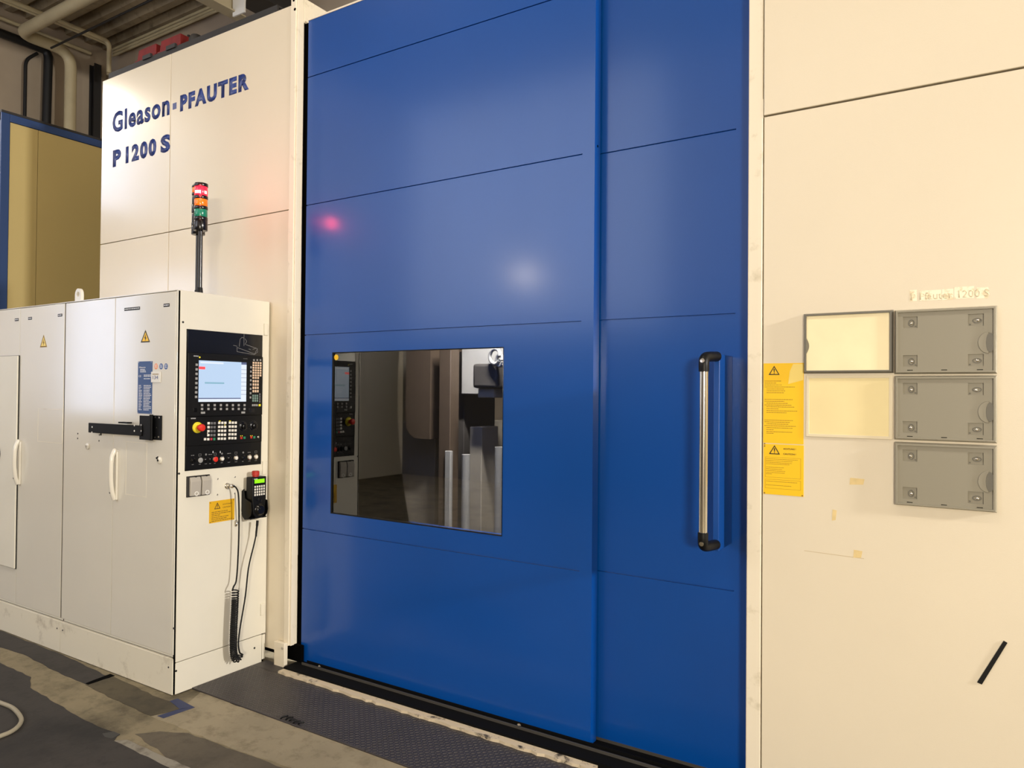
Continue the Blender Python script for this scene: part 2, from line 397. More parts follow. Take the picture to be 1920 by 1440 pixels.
for (pos, p, c, aim, sz, where) in FLOODS:
    q_ = (Vector(aim)-Vector(pos)).to_track_quat('-Z', 'Y'); ax3 = q_ @ Vector((0, 0, -1)); u3 = q_ @ Vector((1, 0, 0)); v3 = q_ @ Vector((0, 1, 0)); P_ = Vector(pos)
    r = thing('hanging_floodlight', pos, 'floodlight hanging '+where, 'lamp', 'hanging floodlights')
    def slab(k, d0, d1): return MB().prism([P_+u3*a*sz*k+v3*b*sz*k*.7-ax3*d0 for a, b in ((-1, -1), (1, -1), (1, 1), (-1, 1))], ax3*(d0-d1))
    slab(1.1, .03, .12).build('housing', 'dark_steel', r); slab(1.0, .012, .029).build('front_glass', 'lamp_white', r)
    MB().cyl(P_-ax3*.08+Vector((0, 0, sz*.7)), Vector((P_.x-ax3.x*.08, P_.y-ax3.y*.08, H)), .012, 8).build('hanger', 'steel', r)
    l = bpy.data.lights.new('flood_light', 'AREA'); l.shape = 'RECTANGLE'; l.size = 2*sz; l.size_y = 1.4*sz; l.energy = p; l.color = c
    lo = bpy.data.objects.new('flood_light', l); register(lo, r, pos); lo.rotation_euler = q_.to_euler()
# ---- pipes and steel under the ceiling
def pipe(name, pts, r, m, label, cat='pipe', group=None):
    return tag(MB().tube(pts, r, 10).build(name, m, smooth=60), label, cat, group)
wx = XL+.12
def bend(a, b, c, q=.14, k=5):
    a, b, c = Vector(a), Vector(b), Vector(c); p = b+(a-b).normalized()*q; s = b+(c-b).normalized()*q
    return [p.lerp(b, t/k).lerp(b.lerp(s, t/k), t/k) for t in range(k+1)]
zc = 6.95
P0 = on_z(165, -6, zc); P1 = on_z(38, 62, zc); P2 = on_z(132, 99, zc)
P1.y = P0.y*.5+P1.y*.5; P2.x = P1.x
P3 = Vector((P2.x, P2.y, 2.5))
pipe('heating_pipe', [P0+Vector((2, 0, 0))]+bend(P0, P1, P2, .2)+bend(P1, P2, P3, .25)+[P3], .085, 'pipe_beige', 'thick beige pipe elbowing along the ceiling and down the left wall')
for k, (dy, lab) in enumerate(((0, 'upper of two slim beige conduits under the ceiling deck'), (6, 'lower of two slim beige conduits under the ceiling deck'))):
    a = on_z(-30, -8+dy, 7.2-.0*k); b = on_z(205, 78+dy*.7, 7.2); a.x = b.x
    pipe('conduit_pipe', [a]+bend(a, b, b-Vector((0, 0, .5)), .1)+[b-Vector((0, 0, .5))], .035, 'pipe_beige', lab)
a = on_z(-30, 22, 7.25); b = on_z(170, 100, 7.25); a.x = b.x
pipe('conduit_pipe', [a, b], .03, 'pipe_beige', 'single beige conduit nearest the left wall under the ceiling')
a = on_x(-40, 50, wx); b = on_x(90, 92, wx); b.z = a.z*.5+b.z*.5; a.z = b.z; c = on_x(76, 260, wx); c.y = on_x(82, 180, wx).y; d = Vector((wx, c.y, 2.5))
pipe('drain_pipe', [a]+bend(a, Vector((wx, c.y+.06, b.z)), d, .12)+[d], .065, 'pipe_black', 'thick black pipe running down the left hall wall')
b2 = on_x(48, 112, wx); b3 = Vector((wx, b2.y, 2.5)); b1 = on_x(70, 100, wx)
pipe('drain_pipe', [b1]+bend(b1, b2, b3, .1)+[b3], .025, 'pipe_black', 'thin black pipe left of the thick black one')
a = on_z(96, 90, 6.8); b = on_z(262, 1, 6.8); b.y = a.y
pipe('cable_line', [a, b+Vector((4, 0, 0))], .016, 'pipe_black', 'thin black cable strung across below the ceiling', 'cable')
# dark steel column in the corner and the rails on the back wall
ca_, cb_ = on_x(176.5, 180, XL+.16).y, on_x(189.5, 180, XL+.16).y
r = thing('steel_column', (XL+.08, (ca_+cb_)/2, 0), 'dark steel column in the hall corner', 'column')
MB().box(XL+.145, XL+.16, ca_, cb_, 0, H-.35).build('flange', 'dark_steel', r); MB().box(XL+.001, XL+.015, ca_, cb_, 0, H-.35).build('flange', 'dark_steel', r); MB().box(XL+.015, XL+.145, (ca_+cb_)/2-.008, (ca_+cb_)/2+.008, 0, H-.35).build('web', 'dark_steel', r)
for k, (py, lab) in enumerate(((93, 'upper of the three slim pipes on the back wall'), (99, 'middle of the three slim pipes on the back wall'), (104, 'lower of the three slim pipes on the back wall'))):
    a = on_y(212, py, YB-.12); pipe('wall_pipe', [a, a+Vector((8, 0, 0))], .022, 'pipe_beige', lab)
r = thing('ceiling_beam', (-6, 5.6, H-.9), 'beige cross beam with a bracket under the deck', 'beam')
a = on_z(365, -6, 6.3); b = on_z(452, 36, 6.3); a.x = b.x
MB().box(a.x-.09, a.x+.09, a.y-4, b.y, a.z, a.z+.02).build('flange', 'beam_beige', r); MB().box(a.x-.012, a.x+.012, a.y-4, b.y, a.z+.02, a.z+.2).build('web', 'beam_beige', r); MB().box(a.x-.09, a.x+.09, a.y-4, b.y, a.z+.2, a.z+.22).build('flange', 'beam_beige', r)
q = on_z(455, 28, 6.3); MB().box(q.x-.06, q.x+.16, q.y-.1, q.y-.08, q.z-.05, q.z+.22).box(q.x-.06, q.x+.16, q.y-.3, q.y-.1, q.z+.2, q.z+.22).build('bracket', 'white_plastic', r)
a = on_z(470, 2, 6.6); b = on_z(540, 22, 6.6)
tag(MB().box(a.x-.2, a.x+.2, 0.5, YB-.02, 6.6, 6.9).build('dark_beam', 'dark_steel'), 'dark steel beam crossing under the ceiling', 'beam')

# neighbouring machine housing, blue frame and olive panel, at the far left
bx = -7.0
p0 = on_x(3, 209, bx); top = p0.z; y0 = p0.y
r = thing('machine_housing', (bx-1, y0, 0), 'tall blue framed housing with olive yellow side panel', 'machine')
MB().box(bx-2.2, bx-.02, y0+.012, y0+2.6, .12, top-.06).build('body', 'frame_blue', r)
yb = y0+2.6; pw = on_x(18, 300, bx).y-y0; pt = top-on_x(12, 226, bx).z
MB().box(bx-.02, bx, y0, y0+pw, .1, top).build('corner_post', 'frame_blue', r, bevel=.004)
MB().box(bx-.02, bx, y0+pw, yb, top-pt, top).build('top_rail', 'frame_blue', r, bevel=.004)
MB().box(bx-.02, bx, y0+pw, yb, .1, .25).build('bottom_rail', 'frame_blue', r, bevel=.004)
ym = on_x(70, 400, bx).y
for (ya, yc) in ((y0+pw+.004, ym-.002), (ym+.002, yb)):
    MB().box(bx-.02, bx-.008, ya, yc, .254, top-pt-.004).build('side_panel', 'olive_panel', r)
MB().box(bx-2.2, bx, y0, yb, top, top+.02).build('roof_sheet', 'dark_steel', r)
MB().box(bx-2.1, bx-.1, y0+.1, yb-.1, 0, .12).build('plinth', 'gap_black', r)

# ================================================================== THE MACHINE ENCLOSURE
YW, YD, YB2 = 3.0, 3.056, 3.126            # cream sheet, front door leaf, rear door leaf
MACH = thing('machine_enclosure', (-2.2, 3.4, 0), 'large cream machine enclosure with two blue sliding door leaves', 'machine')
G = .0025
def wy(px, py, Y=YW): return on_y(px, py, Y)
xl = wy(190, 300).x; xs = wy(319, 250).x; xp = wy(541, 500).x - .002     # left end, vertical seam, post
zt = (wy(545, 12).z+wy(193, 150).z)/2; zs = (wy(190, 456).z+wy(538, 397).z)/2
def sheet(x0, x1, z0, z1, name='panel', m='cream_paint', y=YW, t=.025, label=None, lip=0):
    o = MB().box(x0+G, x1-G, y, y+t, z0+G, z1-G).build(name, m, MACH, bevel=.0025)
    if label: o['label'] = label
    return o
sheet(xl, xs, zs, zt); sheet(xs, xp, zs, zt); sheet(xl, xs, .08, zs); sheet(xs, xp, .08, zs)
MB().box(xl+.01, xp, YW+.028, YW+.05, .05, zt-.02).build('backing_sheet', 'gap_black', MACH)
MB().box(xl, xl+.03, YW+.05, 5.6, .05, zt-.01).build('end_panel', 'cream_paint', MACH)
# left post: folded, with an inner return
pf = wy(550, 500).x; pi = pf+.004
zpost = zt+.35
MB().box(xp+.001, pf, YW-.004, YW+.04, .13, zpost).build('post', 'cream_post', MACH, bevel=.003)
MB().box(pf, pf+.012, YW+.004, YW+.05, .13, zpost).build('post_return', 'cream_post', MACH, bevel=.002)
fb = on_y(514, 1215, 2.95); fb2 = on_y(527.5, 1215, 2.95)
MB().box(xp-.05, pf-.004, YW-.03, YW-.004, .005, .15).build('foot_plate', 'cream_post', MACH, bevel=.003)
MB().cyl((pf-.02, YW-.034, .12), (pf-.02, YW-.03, .12), .008, 12).build('bolt_head', 'steel', MACH)
for (px, py) in ((554, 18), (552, 1)):
    p = wy(px, py); MB().cyl((p.x, YW-.0052, p.z), (p.x, YW-.0041, p.z), .009, 12).build('post_hole', 'gap_black', MACH)
# right post and right sheets
prl = wy(1402, 700).x; prr = wy(1429.5, 700).x
MB().box(prl, prr-.002, YW-.004, YW+.05, .0, 4.4).build('post', 'cream_post', MACH, bevel=.003)
MB().box(prl-.001, prl+.014, YW+.0, YW+.11, .0, 4.4).build('post_return', 'cream_post', MACH)
zr = (wy(1432, 220).z+wy(1920, 125).z)/2; xe = 1.9
sheet(prr, xe, .02, zr); sheet(prr, xe, zr, 4.4, y=YW-.006, t=.03)
MB().box(prr-.006, prr+.0, YW-.0045, YW+.03, zr-.005, zr+.07).build('edge_tab', 'cream_post', MACH)
MB().box(prr, xe, YW+.03, YW+.05, .02, 4.38).build('backing_sheet', 'gap_black', MACH)
MB().box(xe, xe+.06, YW-.004, YW+.06, 0, 4.4).build('post', 'cream_post', MACH, bevel=.003)
MB().box(xe, xe+.03, YW+.06, 5.6, .02, 4.38).build('end_panel', 'cream_paint', MACH)
# cross member seen over the door top
q = on_x(577, 0, pf+.013)
MB().box(pf+.004, pf+.013, YW+.051, 5.4, (wy(578, 37, YD).z+wy(690, 0, YD).z)/2-.003, q.z).build('cross_member', 'cream_post', MACH, bevel=.004)
zdt = (wy(578, 37, YD).z+wy(690, 0, YD).z)/2
# interior
MB().box(pf+.05, xe-.05, 5.42, 5.46, .02, 4.0).build('rear_sheet', 'interior_dark', MACH)
MB().box(pf+.05, xe-.05, 3.24, 5.42, .0, .06).build('machine_bed', 'interior_dark', MACH)
def ib(name, m, x0, x1, y0p, y1p, Y, dep, bevel=.006):
    a = on_y(x0, y0p, Y); b = on_y(x1, y1p, Y)
    return MB().box(a.x, b.x, Y, Y+dep, max(b.z, .06), a.z).build(name, m, MACH, bevel=bevel)
ib('tool_column', 'interior_grey', 706, 812, 790, 1200, 4.15, .9)
MB().box(on_y(640, 700, 4.9).x, on_y(840, 700, 4.9).x, 4.9, 5.3, .06, 3.4).build('column_body', 'interior_grey', MACH, bevel=.01)
a = on_y(770, 650, 4.05); b = on_y(814, 823, 4.05); rr = .12
pts = [(b.x, a.z+.3), (b.x, b.z)]+[(a.x+rr-rr*math.sin(t*math.pi/12), b.z+rr-rr*math.cos(t*math.pi/12)) for t in range(7)]+[(a.x, a.z+.3)]
MB().prism([(x, 4.0, z) for x, z in pts], (0, .5, 0)).build('hood', 'interior_brown', MACH, smooth=30)
ib('guide_strip', 'interior_brown', 824, 840, 640, 1200, 3.95, .1); ib('guide_strip', 'interior_light', 834, 841, 845, 1200, 3.93, .03)
for (x0, x1, yt) in ((867, 880, 852), (929, 942, 838)):
    p = on_y((x0+x1)/2, yt, 3.7); rad = abs(on_y(x1, yt, 3.7).x-on_y(x0, yt, 3.7).x)/2
    MB().cyl((p.x, 3.7, .06), (p.x, 3.7, p.z), rad, 18).build('guide_column', 'interior_light', MACH, smooth=40)
ib('cover_plate', 'interior_light', 866, 960, 600, 740, 4.1, .05)
ib('drive_motor', 'interior_dark', 886, 932, 682, 728, 3.85, .2, .02)
ib('motor_bracket', 'interior_grey', 896, 926, 728, 746, 3.88, .15)
ib('slide_block', 'interior_dark', 842, 866, 660, 1200, 4.2, .4); ib('slide_block', 'interior_grey', 881, 900, 800, 1200, 4.0, .2)
for k, (cxp, cyp, rp) in enumerate(((934, 676, 9), (925, 668, 13))):
    c = on_y(cxp, cyp, 3.8); R_ = rp*3.8/FPX*1.3
    MB().tube([c+Vector((R_*math.cos(t*.3), .03*math.sin(t*.15), R_*math.sin(t*.3))) for t in range(20)], .012, 8).build('hose', 'interior_light', MACH, smooth=60)
l = bpy.data.lights.new('added_inner_lamp_light', 'AREA'); l.size = .5; l.size_y = .1; l.shape = 'RECTANGLE'; l.energy = 330; l.color = (.97, .97, 1)  # unseen lamp added to brighten the interior behind the door glass
lo = bpy.data.objects.new('added_inner_lamp_light', l); register(lo, MACH, (-2.2, 3.45, 2.9)); lo.rotation_euler = (math.radians(20), 0, 0)
MB().box(-2.5, -1.9, 3.37, 3.53, 2.91, 2.96).build('added_inner_lamp', 'dark_steel', MACH)

# ---- sliding door leaves
def door(name, X0, X1, Y, thick, zb, ztop, seams, groove_end, win=None, label=None):
    root = MB().box(X0, X1, Y+.010, Y+thick, zb, ztop).build(name, 'blue_paint', MACH) if not win else None
    if win:
        a0, a1, b0, b1 = win
        mb = MB(); mb.box(X0, a0, Y+.01, Y+thick, zb, ztop).box(a1, X1, Y+.01, Y+thick, zb, ztop).box(a0, a1, Y+.01, Y+thick, zb, b0).box(a0, a1, Y+.01, Y+thick, b1, ztop)
        root = mb.build(name, 'blue_paint', MACH)
    if label: root['label'] = label
    g = .003; zz = [zb]+seams+[ztop]
    for i in range(len(zz)-1):
        z0 = zz[i]+(g if i else 0); z1 = zz[i+1]-(g if i < len(zz)-2 else 0)
        if win and z0 < win[2] < z1:
            a0, a1, b0, b1 = win
            mb = MB().ring([(X0, Y, z0), (groove_end, Y, z0), (groove_end, Y, z1), (X0, Y, z1)], [(a0, Y, b0), (a1, Y, b0), (a1, Y, b1), (a0, Y, b1)], (0, .01, 0))
        else: mb = MB().box(X0, groove_end, Y, Y+.01, z0, z1)
        mb.build('door_panel', 'blue_paint', root)
    return root
sA = [(wy(568, b, YD).z+wy(1090, c, YD).z)/2 for b, c in ((993, 1068), (630, 601), (387, 289))]+[(wy(572, 148, YD).z+wy(1030, 0, YD).z)/2]
xA0 = pf+.045; xA1 = wy(1111.5, 800, YD).x; gA = wy(1089, 700, YD).x
zbA = (wy(553, 1238, YD).z+wy(1106, 1398, YD).z)/2
wA = (wy(621, 813, YD).x, wy(943, 826, YD).x, (wy(619, 965, YD).z+wy(941, 1003, YD).z)/2, (wy(623, 661, YD).z+wy(945, 650, YD).z)/2)
A = door('sliding_door', xA0, xA1, YD, .06, zbA, zdt, sA, gA, wA, 'blue sliding door leaf with a dark glass window')
MB().box(gA, xA1, YD, YD+.01, zbA, zdt).build('door_stile', 'blue_paint', A)
MB().box(xA0, xA1, YD-.004, YD+.06, zdt, zdt+.010).build('top_rail', 'cream_post', A)
MB().prism([(wA[0]+.001, YD+.010, wA[2]+.001), (wA[1]-.001, YD-.005, wA[2]+.001), (wA[1]-.001, YD-.005, wA[3]-.001), (wA[0]+.001, YD+.010, wA[3]-.001)], (0, .006, 0)).build('window_pane', 'smoked_glass', A)
MB().ring([(wA[0]-.001, YD+.001, wA[2]-.001), (wA[1]+.001, YD+.001, wA[2]-.001), (wA[1]+.001, YD+.001, wA[3]+.001), (wA[0]-.001, YD+.001, wA[3]+.001)],
          [(wA[0]+.005, YD+.001, wA[2]+.005), (wA[1]-.005, YD+.001, wA[2]+.005), (wA[1]-.005, YD+.001, wA[3]-.005), (wA[0]+.005, YD+.001, wA[3]-.005)], (0, .009, 0)).build('window_gasket', 'black_rubber', A)
p = wy(630.5, 670, YD+.008); o = MB().cyl((p.x, YD+.0075, p.z), (p.x, YD+.0090, p.z), .0165, 20).build('window_sticker', 'sign_yellow', A); o['label'] = 'small round yellow sticker'
for (px, py) in ((600, 1251), (974, 1361)):
    p = wy(px, py, YD); MB().lathe((p.x, YD, p.z), (0, -1, 0), [(.013, 0), (.013, .006), (.007, .012)], 12).build('bolt_head', 'steel', A, smooth=30)
p = wy(1119, 270, YD); MB().cyl((xA1, YD+.03, p.z), (xA1+.001, YD+.03, p.z), .006, 10).build('edge_hole', 'gap_black', A)
xB0 = xA0+.1; xB1 = prl+.03
sB = [(wy(1122, b, YB2).z+wy(1378, c, YB2).z)/2 for b, c in ((1070, 1108), (602, 587), (291, 241))]+[sA[3]]
gB = wy(1378, 700, YB2).x
zbB = wy(1240, 1432, YB2).z
# the rear leaf stands mostly behind the front leaf; only its right hand part is covered with sheet
xBs = xA1-.12
B = door('sliding_door', xBs, xB1, YB2, .04, zbB, zdt-.02, sB, gB, None, 'plain blue sliding door leaf with a long grab handle')
MB().box(gB, xB1, YB2, YB2+.01, zbB, zdt-.02).build('door_stile', 'blue_paint', B)
# grab handle: bar, elbows, blue channel
hx, hy = -.872, 2.83
cz1 = on_y(1342, 664, 2.935).z; cz0 = on_y(1342, 1033, 2.935).z
cxa = on_y(1337, 850, 2.935).x; cxb = on_y(1348.5, 850, 2.935).x
o = MB().box(cxa, cxb, 2.935, YB2, cz0, cz1).build('handle_channel', 'blue_handle_paint', B, bevel=.003)
hxc = on_y(1319, 850, hy).x; hz1 = on_y(1319, 691, hy).z; hz0 = on_y(1319, 1004, hy).z; hr = abs(on_y(1327, 850, hy).x-on_y(1311, 850, hy).x)/2
o = MB().cyl((hxc, hy, hz0), (hxc, hy, hz1), hr, 28).build('handle_bar', 'chrome', B, smooth=40); o['label'] = 'polished metal grab bar'
for s, z in ((1, hz1), (-1, hz0)):
    c = Vector((hxc, hy, z)); e = Vector(((cxa+cxb)/2, 2.938, z+s*.052))
    pts = [c-Vector((0, 0, s*.012)), c+Vector((0, 0, s*.02)), c+Vector((0, .012, s*.042)), c.lerp(e, .4)+Vector((0, 0, s*.028)), e]
    MB().tube(bezier(pts, 5), [hr*1.2]*21, 16).build('handle_elbow', 'black_plastic', B, smooth=50)
    MB().lathe(c+Vector((0, -hr*1.05, s*.03)), (0, -1, .25*s), [(.009, 0), (.009, .004), (.004, .005)], 14).build('elbow_screw', 'steel', B, smooth=30)
# ---- sill, tracks and white worn edge strip
ys = on_z(700, 1322, .03).y
xs0 = on_z(522, 1259, .02).x
MB().box(xs0, 1.9, 2.93, 3.24, .0, .035).build('sill_track', 'track_black', MACH)
for k, yy in enumerate((3.015, 3.055, 3.125)):
    MB().box(xs0+.06, prl+.6, yy-.0025, yy+.0025, .035, .048).build('track_rail', 'track_edge' if k != 1 else 'track_black', MACH)
MB().box(xA0+.01, xA1-.02, YD+.012, YD+.05, .053, zbA).build('door_gasket', 'black_rubber', MACH)
MB().box(xA1-.3, xB1, YB2+.008, YB2+.035, .053, zbB).build('door_gasket', 'black_rubber', MACH)
# worn edge strip in front of the sill, ragged outline
mb = MB(); top_ = []; bot = []; x = xs0-.0; xend = -1.35
while x < xend:
    top_.append((x, 2.93, .0)); bot.append((x, 2.893-.014*random.random(), .0)); x += .035
mb.prism([Vector(p)+Vector((0, 0, .002)) for p in bot]+[Vector(p)+Vector((0, 0, .002)) for p in reversed(top_)], (0, 0, .022))
mb.build('edge_strip', 'sill_worn', MACH)
MB().box(xp-.02, xA0+.03, YW+.03, YW+.05, .036, .134).build('foot_gap_shade', 'gap_black', MACH)  # black block added to make the opening below the post dark
MB().box(pf-.004, xA0-.001, YD+.010, YD+.016, .06, zdt-.004).build('door_gap_shade', 'gap_black', MACH)  # black sheet painted in as the shadow between post and front leaf
# ---- lettering on the cream sheet
FW = Face((0, YW, 0), (1, 0, 0))
zl = (wy(214, 248).z+wy(466, 169).z+wy(338, 209).z)/3
x0, x1 = wy(211, 240).x, wy(318, 200).x
hg = wy(229, 203).z-wy(229, 243).z
o = text('lettering', 'Gleason', 'blue_ink', MACH, (x0, YW-.0005, zl), XA, x1-x0, hg*.98, .032, space=1.12); o['label'] = 'dark blue company lettering'
x0, x1 = wy(324, 199).x, wy(331, 197).x; zc_ = wy(327.5, 199).z
MB().box(x0, x1, YW-.0011, YW, zc_-.022, zc_+.022).build('lettering', 'blue_ink', MACH)
x0, x1 = wy(338, 190).x, wy(467, 150).x; hg = wy(345, 175).z-wy(345, 206.5).z
o = text('lettering', 'PFAUTER', 'blue_ink', MACH, (x0, YW-.0005, wy(338, 209).z*.5+wy(466, 169).z*.5), XA, x1-x0, hg*.98, .06, space=1.24)
z2 = wy(310, 286).z; hg = wy(310, 252).z-z2
for s, pa, pb in (('P', 212, 227), ('1200', 236, 293), ('S', 301, 319)):
    text('lettering', s, 'blue_ink', MACH, (wy(pa, 285).x, YW-.0005, z2), XA, wy(pb, 285).x-wy(pa, 285).x, hg*.98, .055, space=1.24)

# ---- roof rail behind the top edge and the red boxes on it
rl = thing('roof_rail', (-4.6, YW+.16, 0), 'dark steel rail along the top of the cream enclosure', 'rail')
zr0 = zt-.06
MB().box(xl-.1, xp-.25, YW+.10, YW+.115, zr0, zt+.118).build('web', 'dark_steel', rl)
MB().box(xl-.1, xp-.25, YW+.115, YW+.21, zt+.105, zt+.118).build('flange', 'dark_steel', rl)
MB().box(xl-.1, xp-.25, YW+.115, YW+.21, zr0, zr0+.015).build('flange', 'dark_steel', rl)
for k in range(4):
    x = xl+.3+k*.55; MB().box(x-.02, x+.02, YW+.09, YW+.10, zt+.02, zt+.06).build('clip', 'steel', rl)
for k, (pa, pb, lab) in enumerate(((257, 292, 'left red steel box on the roof rail'), (299, 338, 'right red steel box on the roof rail'))):
    YX = YW+.12; a = on_y(pa, 104-k*18, YX); b = on_y(pb, 96-k*20, YX); zb_ = zt+.118; hh = .105
    r = thing('red_box', ((a.x+b.x)/2, YX+.1, zb_), lab, 'box', 'red boxes on the roof rail')
    x0, x1 = a.x, b.x
    MB().prism([(x0, YX, zb_+.015), (x1, YX, zb_+.015), (x1-.015, YX+.01, zb_+hh), (x0+.005, YX+.01, zb_+hh)], (0, .22, 0)).build('shell', 'dull_red', r, bevel=.004)
    MB().box(x0-.008, x1+.010, YX-.012, YX+.23, zb_, zb_+.015).build('base_plate', 'dull_red', r)
    MB().box((x0+x1)/2, x1-.02, YX-.03, YX-.012, zb_-.01, zb_+.02).build('clasp', 'dark_steel', r)
    MB().cyl((x1-.05, YX+.1, zb_+hh-.002), (x1-.05, YX+.1, zb_+hh+.03), .012, 10).build('cable_gland', 'black_plastic', r, smooth=40)
p = on_y(368, 70, YW+.16)
tag(MB().lathe((p.x, YW+.16, zt+.118), (0, 0, 1), [(.05, 0), (.05, .03), (.035, .06), (.015, .07)], 16).build('roof_vent_cap', 'dark_steel', smooth=35), 'small round dark cap on the roof rail', 'cap')

# ---- things on the right hand cream sheet
def card(px0, px1, py0a, py0b, py1a, py1b, Y=YW):
    """rectangle on the sheet from its corners (left top/right top/left bottom/right bottom)"""
    z1 = (wy(px0, py0a, Y).z+wy(px1, py0b, Y).z)/2; z0 = (wy(px0, py1a, Y).z+wy(px1, py1b, Y).z)/2
    return wy(px0, (py0a+py1a)/2, Y).x, wy(px1, (py0b+py1b)/2, Y).x, z0, z1
def holder(a0, a1, z0, z1, label, notch='right', insert=None):
    r = thing('document_holder', ((a0+a1)/2, YW, z0), label, 'document holder', 'document holders on the cream sheet')
    a0 += .001; a1 -= .001; z0 += .001; z1 -= .001; t = .011; D0 = .022
    # rim with mitred outer bevel
    mb = MB()
    for (h0, h1, i0, i1) in ((0, D0, 0, .004),):
        O0 = [FW.p(a0, z0, 0), FW.p(a1, z0, 0), FW.p(a1, z1, 0), FW.p(a0, z1, 0)]
        O1 = [FW.p(a0+.005, z0+.006, D0), FW.p(a1-.005, z0+.006, D0), FW.p(a1-.005, z1-.006, D0), FW.p(a0+.005, z1-.006, D0)]
        I1 = [FW.p(a0+t, z0+t, D0), FW.p(a1-t, z0+t, D0), FW.p(a1-t, z1-t, D0), FW.p(a0+t, z1-t, D0)]
        I0 = [FW.p(a0+t, z0+t, .008), FW.p(a1-t, z0+t, .008), FW.p(a1-t, z1-t, .008), FW.p(a0+t, z1-t, .008)]
        vs = O0+O1+I1+I0; fs = []
        for i in range(4):
            j = (i+1) % 4
            for L in range(3): fs.append((L*4+i, L*4+j, L*4+4+j, L*4+4+i))
        mb.add(vs, fs)
    mb.build('rim', 'holder_dark' if insert else 'holder_grey', r)
    w_, h_ = a1-a0, z1-z0
    # base plate with four square recesses, made as a grid so that the recesses are real
    px = .046; m_ = .016; ax = [a0+t, a0+t+m_, a0+t+m_+px, a1-t-m_-px-.012, a1-t-m_-.012, a1-t]; zx = [z0+t, z0+t+m_, z0+t+m_+px*.9, z1-t-m_-px*.9, z1-t-m_, z1-t]
    mb = MB(); rec = []
    for i in range(5):
        for j in range(5):
            if i in (1, 3) and j in (1, 3): rec.append((ax[i], ax[i+1], zx[j], zx[j+1])); continue
            FW.plate(mb, ax[i], ax[i+1], zx[j], zx[j+1], .0075, .0135)
    mb.build('base_plate', 'holder_grey', r)
    for k, (p0, p1, q0, q1) in enumerate(rec):
        FW.plate(MB(), p0, p1, q0, q1, .003, .0072).build('recess', 'holder_grey', r)
        mb = MB(); ca, cz = (p0+p1)/2+.004, (q0+q1)/2-.002
        n = 14; wdt = (.011, .006) if k > 1 else (.007, .010)
        mb.ring([FW.p(ca+(wdt[0]+.003)*math.cos(t_*2*math.pi/n), cz+(wdt[1]+.003)*math.sin(t_*2*math.pi/n), .0072) for t_ in range(n)],
                [FW.p(ca+wdt[0]*math.cos(t_*2*math.pi/n), cz+wdt[1]*math.sin(t_*2*math.pi/n), .0072) for t_ in range(n)], FW.n*.003)
        mb.build('screw_slot', 'holder_dark', r, smooth=40)
        MB().lathe(FW.p(ca+random.uniform(-.003, .003), cz+random.uniform(-.002, .002), .0072), (0, -1, 0), [(.0052, 0), (.005, .002), (.003, .0035)], 12).build('screw_head', 'chrome', r, smooth=40)
        FW.disc(MB(), p1-.006 if k < 2 else p0+.006, q0+.006, .0028, .0072, .009, 8).build('rivet', 'holder_dark', r)
    for k in (.16, .5, .84):
        FW.plate(MB(), a0+w_*k-.009, a0+w_*k+.009, z0+t+.002, z0+t+.0045, .0135, .0138).build('slot', 'gap_black', r)
    if not insert:
        # thumb scoop at the right edge
        mb = MB(); ca, cz = a1-.036, (z0+z1)/2-.01; n = 12; vs = []
        for i in range(n+1):
            t_ = math.pi/2+math.pi*i/n; vs.append((ca+.032*math.cos(t_)+.012, cz+.038*math.sin(t_)))
        mb.prism([FW.p(x, z, .0135) for x, z in vs], FW.n*.0035)
        mb.build('thumb_scoop', 'holder_grey', r, bevel=.0015)
        mb = MB(); vs = [(ca+.016+.012*math.cos(t_*2*math.pi/14), cz+.034*math.sin(t_*2*math.pi/14)) for t_ in range(14)]
        mb.prism([FW.p(x, z, .017) for x, z in vs], FW.n*.002); mb.build('thumb_scoop', 'holder_dark', r)
    else:
        ca, cz = a0+.004, (z0+z1)/2-.01; vs = [(a0+t+.001, z0+t), (a1-t-.001, z0+t), (a1-t-.001, z1-t), (a0+t+.001, z1-t)]
        n = 8; nt_ = [(a0+t+.010*math.sin(math.pi*i/n)+.001, cz+.03-.06*i/n) for i in range(n+1)]
        FW.poly(MB(), [vs[0], vs[1], vs[2], vs[3]]+nt_, .0142, .0150).build('cover_sheet', insert, r)
    return r
c = lambda u, v: (1400+u/3, 520+v/3)
def crd(u0, v0, u1, v1, u2, v2, u3, v3):
    a, b, d, e = c(u0, v0), c(u1, v1), c(u2, v2), c(u3, v3); return card(a[0], b[0], a[1], b[1], d[1], e[1], YW-.02)
h1 = crd(315, 200, 826, 180, 312, 541, 826, 541); h3 = crd(828, 180, 1412, 155, 828, 545, 1412, 545)
h4 = crd(828, 549, 1412, 551, 828, 915, 1412, 938); h5 = crd(828, 922, 1412, 948, 826, 1282, 1412, 1332)
xr_ = (h3[0]+h4[0]+h5[0])/3; xq = (h3[1]+h4[1]+h5[1])/3
holder(h1[0], xr_-.002, h1[2], h1[3], 'grey document holder with a clear cover sheet painted with a cream reflection, above the yellowish blank card', insert='cream_reflection')
for (h, lab) in ((h3, 'empty grey document holder, topmost of the column of three'), (h4, 'empty grey document holder, middle of the column of three'), (h5, 'empty grey document holder, lowest of the column of three')):
    holder(xr_, xq, h[2], h[3], lab)
h2 = crd(330, 552, 824, 548, 330, 896, 824, 914)
r = thing('document_holder', ((h2[0]+h2[1])/2, YW, h2[2]), 'pale clear framed holder with a yellowish blank card, left of the middle grey holder', 'document holder', 'document holders on the cream sheet')
FW.frame(MB(), h2[0], h2[1]-.004, h2[2], h2[3], .011, 0, .006).build('rim', 'clear_frame', r, bevel=.001)
FW.plate(MB(), h2[0]+.011, h2[1]-.015, h2[2]+.011, h2[3]-.011, 0, .004).build('card', 'paper_cream', r)
